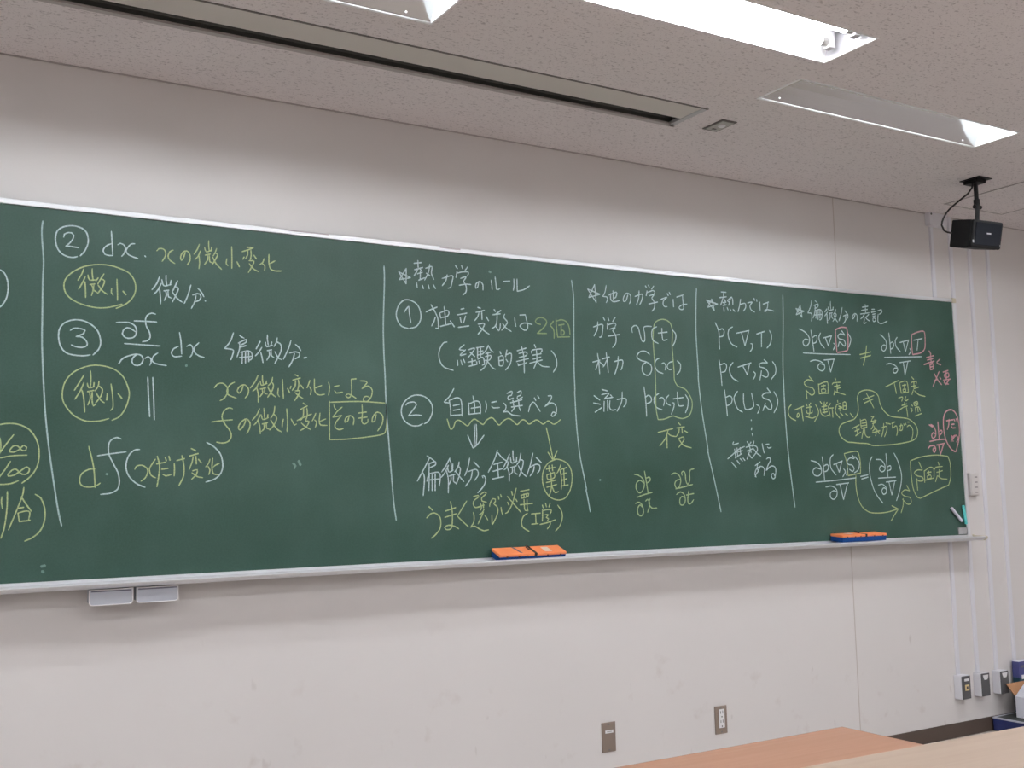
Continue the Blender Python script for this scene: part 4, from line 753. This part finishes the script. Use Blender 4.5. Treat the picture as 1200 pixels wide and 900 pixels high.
# ------------------------------------------------------------------ on and under the tray
def eraser(name, label, x0, y0, zt, ang, D, flip=False):
    """blue felt block under an orange cap, leaning with its rear edge raised"""
    t = thing(name, label, 'eraser', (x0, y0, zt), 'chalkboard erasers on the tray')
    # local: length along x, y from 0 (front) to .072 (rear), z from 0 (felt) up
    LX = .308
    t.rotation_euler = (math.radians(ang), 0, 0)
    bm = B(.002, LX-.002, -.0005, D-.0008, 0, .0245); obj('felt', bm, 'felt', t, bevel=.003)
    bm = B(0, LX, -.001, D, .0225, .034); obj('cap', bm, 'orange', t, bevel=.003)
    bm = B(.158, .170, -.0022, D+.0012, .0205, .0352); sb = obj('strap', bm, 'strap', t, bevel=.001)
    bm = tube_path(bmesh.new(), [(.150, .030, .036), (.140, .040, .042), (.150, .058, .043), (.164, .050, .037)], .0025, 6)
    obj('strap_tail', bm, 'strap', sb)
    for k in (.030, .085, .122, .216, .276):
        bm = B(k, k+.008, -.0018, .004, .0200, .0265); obj('notch', bm, 'notch', t)
    if not flip:
        bm = bmesh.new()
        v = [bm.verts.new(p) for p in ((.098, .008, .0343), (.108, .008, .0343), (.096, .064, .0343), (.086, .064, .0343))]
        w_ = [bm.verts.new((p.co.x, p.co.y, .0347)) for p in v]
        bm.faces.new(v); bm.faces.new(w_)
        for j in range(4): bm.faces.new((v[j], v[(j+1) % 4], w_[(j+1) % 4], w_[j]))
        obj('print', bm, 'sticker_grey', t)
    bm = B(.070, .110, .030, .060, .0339, .0346) if flip else B(.214, .246, .012, .052, .0343, .0348); obj('sticker', bm, 'sticker', t)
    return t
eraser('chalkboard_eraser', 'orange chalkboard eraser with blue felt lying on the tray, the nearer one left of centre', 2.132, -.1052, zbot(2.3)-.0190, 21, .069)
eraser('chalkboard_eraser', 'orange chalkboard eraser with blue felt lying on the tray near the right end', 3.998, -.1185, zbot(4.2)-.0056, 5, .0745, True)

def chalk_stub(label, x, y, length, ang):
    bm = bmesh.new(); r = .0052
    d = Vector((math.cos(ang), math.sin(ang)*.3, 0)).normalized()*length
    z = zbot(x)-.020+r
    cyl(bm, (x, y, z), (x+d.x, y+d.y, z), r, r*.85, n=12)
    tag(obj('chalk_stick', bm, 'chalk_piece', bevel=.0008), label, 'chalk', 'white chalk sticks on the tray')
chalk_stub('white chalk stick lying on the tray above the grey drawers', .775, -.090, .06, .3)
chalk_stub('white chalk stick lying on the tray between the right eraser and the corner', 4.53, -.100, .075, .2)

def drawer(label, x0, x1):
    t = bpy.data.objects.new('chalk_drawer', None); C.objects.link(t); t.parent = cb; t['label'] = label
    t.location = ((x0+x1)/2, -.098, zbot(.8)-.0305)
    hw = (x1-x0)/2; hh = .051; r = .012
    def prof(i):
        p = [(-hw+i, -.001 if i == 0 else -.004)]
        for a in range(7):
            q = math.pi + a*math.pi/12
            p.append((-hw+r+math.cos(q)*(r-i), -hh+r+math.sin(q)*(r-i)))
        for a in range(7):
            q = 1.5*math.pi + a*math.pi/12
            p.append((hw-r+math.cos(q)*(r-i), -hh+r+math.sin(q)*(r-i)))
        p.append((hw-i, -.001 if i == 0 else -.004))
        return p
    bm = bmesh.new(); po, pi_ = prof(0), prof(.0026)
    fo = [bm.verts.new((p[0], 0, p[1])) for p in po]; fi = [bm.verts.new((p[0], 0, p[1])) for p in pi_]
    bo = [bm.verts.new((p[0], .006, p[1])) for p in po]; bi = [bm.verts.new((p[0], .006, p[1])) for p in pi_]
    m = len(po)
    for j in range(m):
        k = (j+1) % m
        bm.faces.new((fo[j], fo[k], fi[k], fi[j])); bm.faces.new((fo[j], bo[j], bo[k], fo[k]))
        bm.faces.new((fi[j], fi[k], bi[k], bi[j])); bm.faces.new((bo[j], bi[j], bi[k], bo[k]))
    obj('rim', bm, 'drawer_rim', t)
    bm = prism(bmesh.new(), pi_, 'y', .0025, .0055); obj('front', bm, 'drawer', t)
    bm = B(-hw+.004, hw-.004, .006, .058, -hh+.006, -.001); obj('body', bm, 'drawer', t, bevel=.003)
    bm = B(-hw+.006, hw-.006, .001, .0025, -.0085, -.0045); obj('pull_lip', bm, 'sticker_grey', t)
    return t
drawer('grey chalk drawer hanging under the tray, left one of the pair', .6445, .7785)
drawer('grey chalk drawer hanging under the tray, right one of the pair', .7885, .9225)

def stick(label, a, b, m):
    bm = bmesh.new(); y = BY-.0085
    cyl(bm, (a[0], y, a[1]), (b[0], y, b[1]), .0078, n=14)
    tag(obj('magnet_stick', bm, m, bevel=.001), label, 'stick', 'sticks on the corner of the chalkboard')
stick('pale lavender stick leaning to the left on the lower right corner of the chalkboard', (4.895, 1.168), (4.972, 1.098), 'stick_white')
stick('turquoise stick standing almost upright beside the right frame of the chalkboard', (4.990, 1.179), (5.006, 1.082), 'stick_teal')

bm = B(1.30, 1.47, -.0468, -.046, ztop(1)+.0125, ztop(1)+.0165)
tag(obj('tape_strip', bm, 'tape'), 'greyish strip of tape on the top frame of the chalkboard, the left one', 'tape', 'tape strips on the top frame')
bm = B(1.93, 2.02, -.0468, -.046, ztop(2)+.011, ztop(2)+.0165)
tag(obj('tape_strip', bm, 'tape'), 'greyish strip of tape on the top frame of the chalkboard, near the starred heading', 'tape', 'tape strips on the top frame')

# ------------------------------------------------------------------ conduits, boxes and outlets on the wall
CX = (4.925, 5.080, 5.238, 5.396)
CL = ['white conduit leftmost of the four, running from the square box down behind the chalkboard',
      'white conduit second from the left, hidden by the right edge of the chalkboard',
      'white conduit third from the left, right of the wall outlet with four slots',
      'white conduit rightmost of the four, ending behind the blue box']
CB = [.312, .312, .308, .20]
for i, x in enumerate(CX):
    prof = [(x-.013, 0), (x-.013, -.006), (x-.0095, -.0105), (x+.0095, -.0105), (x+.013, -.006), (x+.013, 0)]
    top = ZC if i else 2.672
    bm = prism(bmesh.new(), prof, 'z', CB[i], top)
    tag(obj('wall_conduit', bm, 'pvc'), CL[i], 'conduit', 'white conduits down the front wall')
t = thing('junction_box', 'white box where the leftmost conduit meets the ceiling', 'junction box', (4.957, 0, 2.745))
bm = bmesh.new(); prism(bm, [(-.070, -.072), (.062, -.072), (.072, -.050), (.072, 0), (-.072, 0), (-.072, -.060)], 'y', -.034, 0)
obj('box_body', bm, 'pvc', t, bevel=.004)
bm = bmesh.new(); cyl(bm, (-.060, -.034, -.010), (-.060, -.036, -.010), .006, n=10); obj('screw', bm, 'dark_plate', t)

def outlet_box(x, z0, label, kind):
    t = thing('outlet_box', label, 'outlet box', (x, 0, z0), 'white surface outlet boxes at the end of the conduits')
    bm = B(-.0355, .0355, -.044, 0, 0, .120); obj('box_body', bm, 'pvc', t, bevel=.004)
    bm = B(-.033, .033, -.050, -.044, .002, .118); obj('cover_plate', bm, 'dark_plate', t, bevel=.003)
    if kind == 0:
        bm = B(-.016, .020, -.0508, -.050, .092, .104); obj('label_tag', bm, 'label', t)
        bm = B(-.014, .018, -.0525, -.050, .044, .074); s = obj('socket', bm, 'yellow_socket', t, bevel=.001)
        bm = B(-.004, .008, -.053, -.0525, .052, .066); obj('socket_hole', bm, 'ink', s)
    else:
        bm = bmesh.new(); prism(bm, [(-.022, .110), (.022, .110), (.019, .098), (.012, .086), (-.012, .086), (-.018, .098)], 'y', -.0508, -.050)
        obj('label_tag', bm, 'label', t)
    return t
outlet_box(4.926, .192, 'white outlet box with grey plate and yellowed socket, leftmost of the three', 0)
outlet_box(5.082, .190, 'white outlet box with plain grey plate, middle one of the three', 1)
outlet_box(5.240, .186, 'white outlet box with dark plate beside the opened carton, rightmost of the three', 1)

t = thing('wall_outlet', 'pale wall outlet with four slots just right of the chalkboard', 'outlet', (5.130, 0, 1.288))
bm = B(-.036, .036, -.024, 0, -.060, .060); obj('box_body', bm, 'pale_plastic', t, bevel=.004)
bm = B(-.031, .031, -.028, -.024, -.055, .055); obj('cover_plate', bm, 'pale_plastic', t, bevel=.002)
for k in range(4):
    bm = B(-.004, .018, -.0287, -.028, .036-k*.027, .041-k*.027); obj('slot', bm, 'steel', t)

def plate(x, z, label, kind):
    t = thing('wall_plate', label, 'outlet', (x, 0, z), 'bronze wall plates low on the front wall')
    bm = B(-.035, .035, -.005, 0, -.060, .060); obj('plate', bm, 'taupe', t, bevel=.0025)
    if kind == 0:
        bm = B(-.018, .022, -.0056, -.005, .016, .028); lb = obj('label_tag', bm, 'label', t)
        bm = B(-.010, .014, -.0059, -.0056, .020, .0235); obj('print', bm, 'sensor', lb)
    else:
        bm = B(-.014, .018, -.0075, -.005, -.034, .046); s = obj('socket_insert', bm, 'label', t, bevel=.001)
        for zz in (.027, -.012):
            bm = B(-.006, -.003, -.0079, -.0075, zz, zz+.011); obj('socket_slot', bm, 'ink', s)
            bm = B(.006, .009, -.0079, -.0075, zz, zz+.013); obj('socket_slot', bm, 'ink', s)
        for zz in (.014, -.027):
            bm = bmesh.new(); cyl(bm, (.002, -.0075, zz), (.002, -.0079, zz), .0032, n=12); obj('earth_hole', bm, 'ink', s)
    for zz in (.051, -.051):
        bm = bmesh.new(); cyl(bm, (0, -.005, zz), (0, -.0062, zz), .0035, n=12); obj('screw', bm, 'steel', t)
    return t
plate(2.700, .282, 'bronze blank wall plate with a small white label, left of the power outlet', 0)
plate(3.309, .278, 'bronze wall plate holding a white double power outlet', 1)

# ------------------------------------------------------------------ loudspeaker hanging from the ceiling
sp = thing('loudspeaker', 'black loudspeaker hanging from a ceiling bracket at the right', 'loudspeaker', (4.575, -.540, ZC))
bm = B(-.046, .054, -.055, .055, -.004, 0); pl = obj('ceiling_plate', bm, 'black_metal', sp, bevel=.001)
bm = B(-.038, .030, -.036, .040, -.022, -.004); obj('terminal_box', bm, 'black_metal', pl, bevel=.002)
bm = bmesh.new(); cyl(bm, (0, 0, -.022), (0, 0, -.118), .0105, n=16); obj('pole', bm, 'black_metal', sp, smooth=False)
bm = bmesh.new(); cyl(bm, (0, 0, -.098), (0, 0, -.140), .0145, n=16)
cyl(bm, (-.020, 0, -.134), (.026, 0, -.134), .010, n=12); cyl(bm, (-.004, -.006, -.130), (-.012, -.002, -.225), .010, n=14)
obj('swivel_joint', bm, 'black_metal', sp)
cab = bpy.data.objects.new('cabinet_dummy', None)
RM = Matrix.Translation(Vector((4.534-4.575, -.550+.540, 2.468-ZC))) @ Matrix.Rotation(-.105, 4, 'Z') @ Matrix.Rotation(.221, 4, 'X')
bpy.data.objects.remove(cab)
bm = bmesh.new()
w2, d2, h2 = .097, .0725, .0645
prism(bm, [(-w2+.012, d2), (w2-.012, d2), (w2, -d2+.022), (-w2, -d2+.022)], 'z', -h2, h2); bm.transform(RM)
obj('cabinet', bm, 'black_plastic', sp, bevel=.006, segs=3)
bm = bmesh.new(); box(bm, -w2, w2, -d2, -d2+.020, -h2, h2); bm.transform(RM)
fr = obj('front_baffle', bm, 'black_plastic', sp, bevel=.009, segs=3)
bm = bmesh.new(); box(bm, -w2+.016, w2-.016, -d2-.004, -d2, -h2+.013, h2-.010); bm.transform(RM)
gr = obj('grille', bm, 'grille', fr, bevel=.003)
bm = bmesh.new(); box(bm, -.010, .016, -d2-.0052, -d2-.004, .002, .008); bm.transform(RM)
obj('badge', bm, 'badge', fr)
bm = bmesh.new(); prism(bm, [(-w2+.004, -.030), (-w2+.010, -.030), (-w2+.013, -.043), (-w2+.007, -.043)], 'y', -d2-.003, -d2); bm.transform(RM)
obj('corner_mark', bm, 'badge', fr)
bm = bmesh.new(); cyl(bm, (w2-.012, -d2-.002, -.045), (w2-.012, -d2, -.045), .003, n=10); bm.transform(RM)
obj('screw', bm, 'badge', fr)
P = [(4.545, -.545, 2.724), (4.540, -.545, 2.700), (4.525, -.53, 2.672), (4.485, -.515, 2.640), (4.420, -.50, 2.589), (4.375, -.50, 2.543), (4.358, -.50, 2.506), (4.374, -.50, 2.482), (4.400, -.495, 2.479), (4.437, -.492, 2.479)]
bm = tube_path(bmesh.new(), [(a-4.575, b+.540, c-ZC) for a, b, c in [(p[0], p[1], p[2]) for p in P]], .0042, 8)
obj('cable', bm, 'cable', sp, smooth=True)

# ------------------------------------------------------------------ desks
def desk(name, label, x0, x1, y0, y1, z, top, edge):
    t = thing(name, label, 'desk', ((x0+x1)/2, (y0+y1)/2, 0))
    a, b = (x1-x0)/2, (y1-y0)/2
    tp = obj('desk_top', B(-a+.002, a-.002, -b+.002, b-.002, z-.024, z), top, t, bevel=.0015)
    bm = bmesh.new(); frame(bm, -a+.002, a-.002, -b+.002, b-.002, .002, z-.024, z-.0006)
    obj('edge_band', bm, edge, t)
    for sx in (-1, 1):
        for sy in (-1, 1):
            bm = bmesh.new()
            xx, yy = sx*(a-.10), sy*(b-.05)
            box(bm, xx-.014, xx+.014, yy-.014, yy+.014, 0, z-.024)
            obj('leg', bm, 'steel', t, bevel=.003)
        bm = B(sx*(a-.10)-.012, sx*(a-.10)+.012, -b+.06, b-.06, .10, .13); obj('stretcher', bm, 'steel', t, bevel=.003)
    bm = B(-a+.11, a-.11, -b+.03, b-.06, z-.13, z-.118); obj('book_shelf', bm, 'steel', t)
    return t
desk('school_desk', 'reddish wooden desk with a dark edge standing in front of the chalkboard', .29, 2.089, -2.198, -1.833, .70, 'wood_red', 'edge_dark')
dk = desk('school_desk', 'pale wooden desk nearest to the viewer at the bottom right corner', -.25, 2.75, -2.70, -2.230, .76, 'wood_pale', 'edge_pale')
dk.rotation_euler = (0, 0, math.radians(-2.0))

# ------------------------------------------------------------------ boxes on the floor at the right
t = thing('storage_case', 'low navy case with a grey rim on the floor, under the white carton', 'case', (5.47, -.26, 0))
obj('case_body', B(-.31, .31, -.24, .24, .004, .068), 'navy', t, bevel=.003)
obj('rim', frame(bmesh.new(), -.302, .302, -.232, .232, .010, .066, .074), 'rim_grey', t, bevel=.001)
obj('lid', B(-.302, .302, -.232, .232, .066, .072), 'case_lid', t)
for sx in (-1, 1):
    obj('foot', B(sx*.25-.02, sx*.25+.02, -.2, .2, 0, .004), 'navy', t)

t = thing('product_box', 'thin blue and teal printed box standing behind the white carton against the wall', 'box', (5.497, -.034, .0722))
obj('lower_box', B(-.140, .140, -.020, .020, 0, .185), 'box_teal', t, bevel=.001)
obj('upper_band', B(-.140, .140, -.020, .020, .185, .268), 'box_purple', t, bevel=.001)
obj('lid', B(-.140, .140, -.019, .019, .268, .271), 'carton', t)
obj('print', B(-.120, .13, -.0208, -.020, .176, .198), 'label', t)
obj('print', B(-.105, .13, -.0208, -.020, .140, .163), 'label', t)
obj('print', B(-.125, -.085, -.0208, -.020, .236, .248), 'sticker_grey', t)

t = thing('carton', 'white carton with a brown flap standing open beside the outlet boxes', 'box', (5.378, -.245, .0742))
obj('carton_body', B(-.138, .138, -.142, .142, 0, .105), 'carton', t, bevel=.001)
def slab(bm, q, th=.003):
    q = [Vector(p) for p in q]; nn = (q[1]-q[0]).cross(q[2]-q[0]).normalized()*th
    a = [bm.verts.new(p) for p in q]; c = [bm.verts.new(p+nn) for p in q]
    bm.faces.new(a); bm.faces.new(c)
    for j in range(len(q)): bm.faces.new((a[j], a[(j+1) % len(q)], c[(j+1) % len(q)], c[j]))
    return bm
obj('flap', slab(bmesh.new(), [(-.138, .142, .105), (.138, .142, .105), (.134, .192, .163), (-.138, .192, .163)]), 'cardboard', t)
obj('flap', slab(bmesh.new(), [(-.138, .140, .105), (-.138, -.140, .105), (-.100, -.120, .172), (-.100, .110, .172)]), 'carton', t)
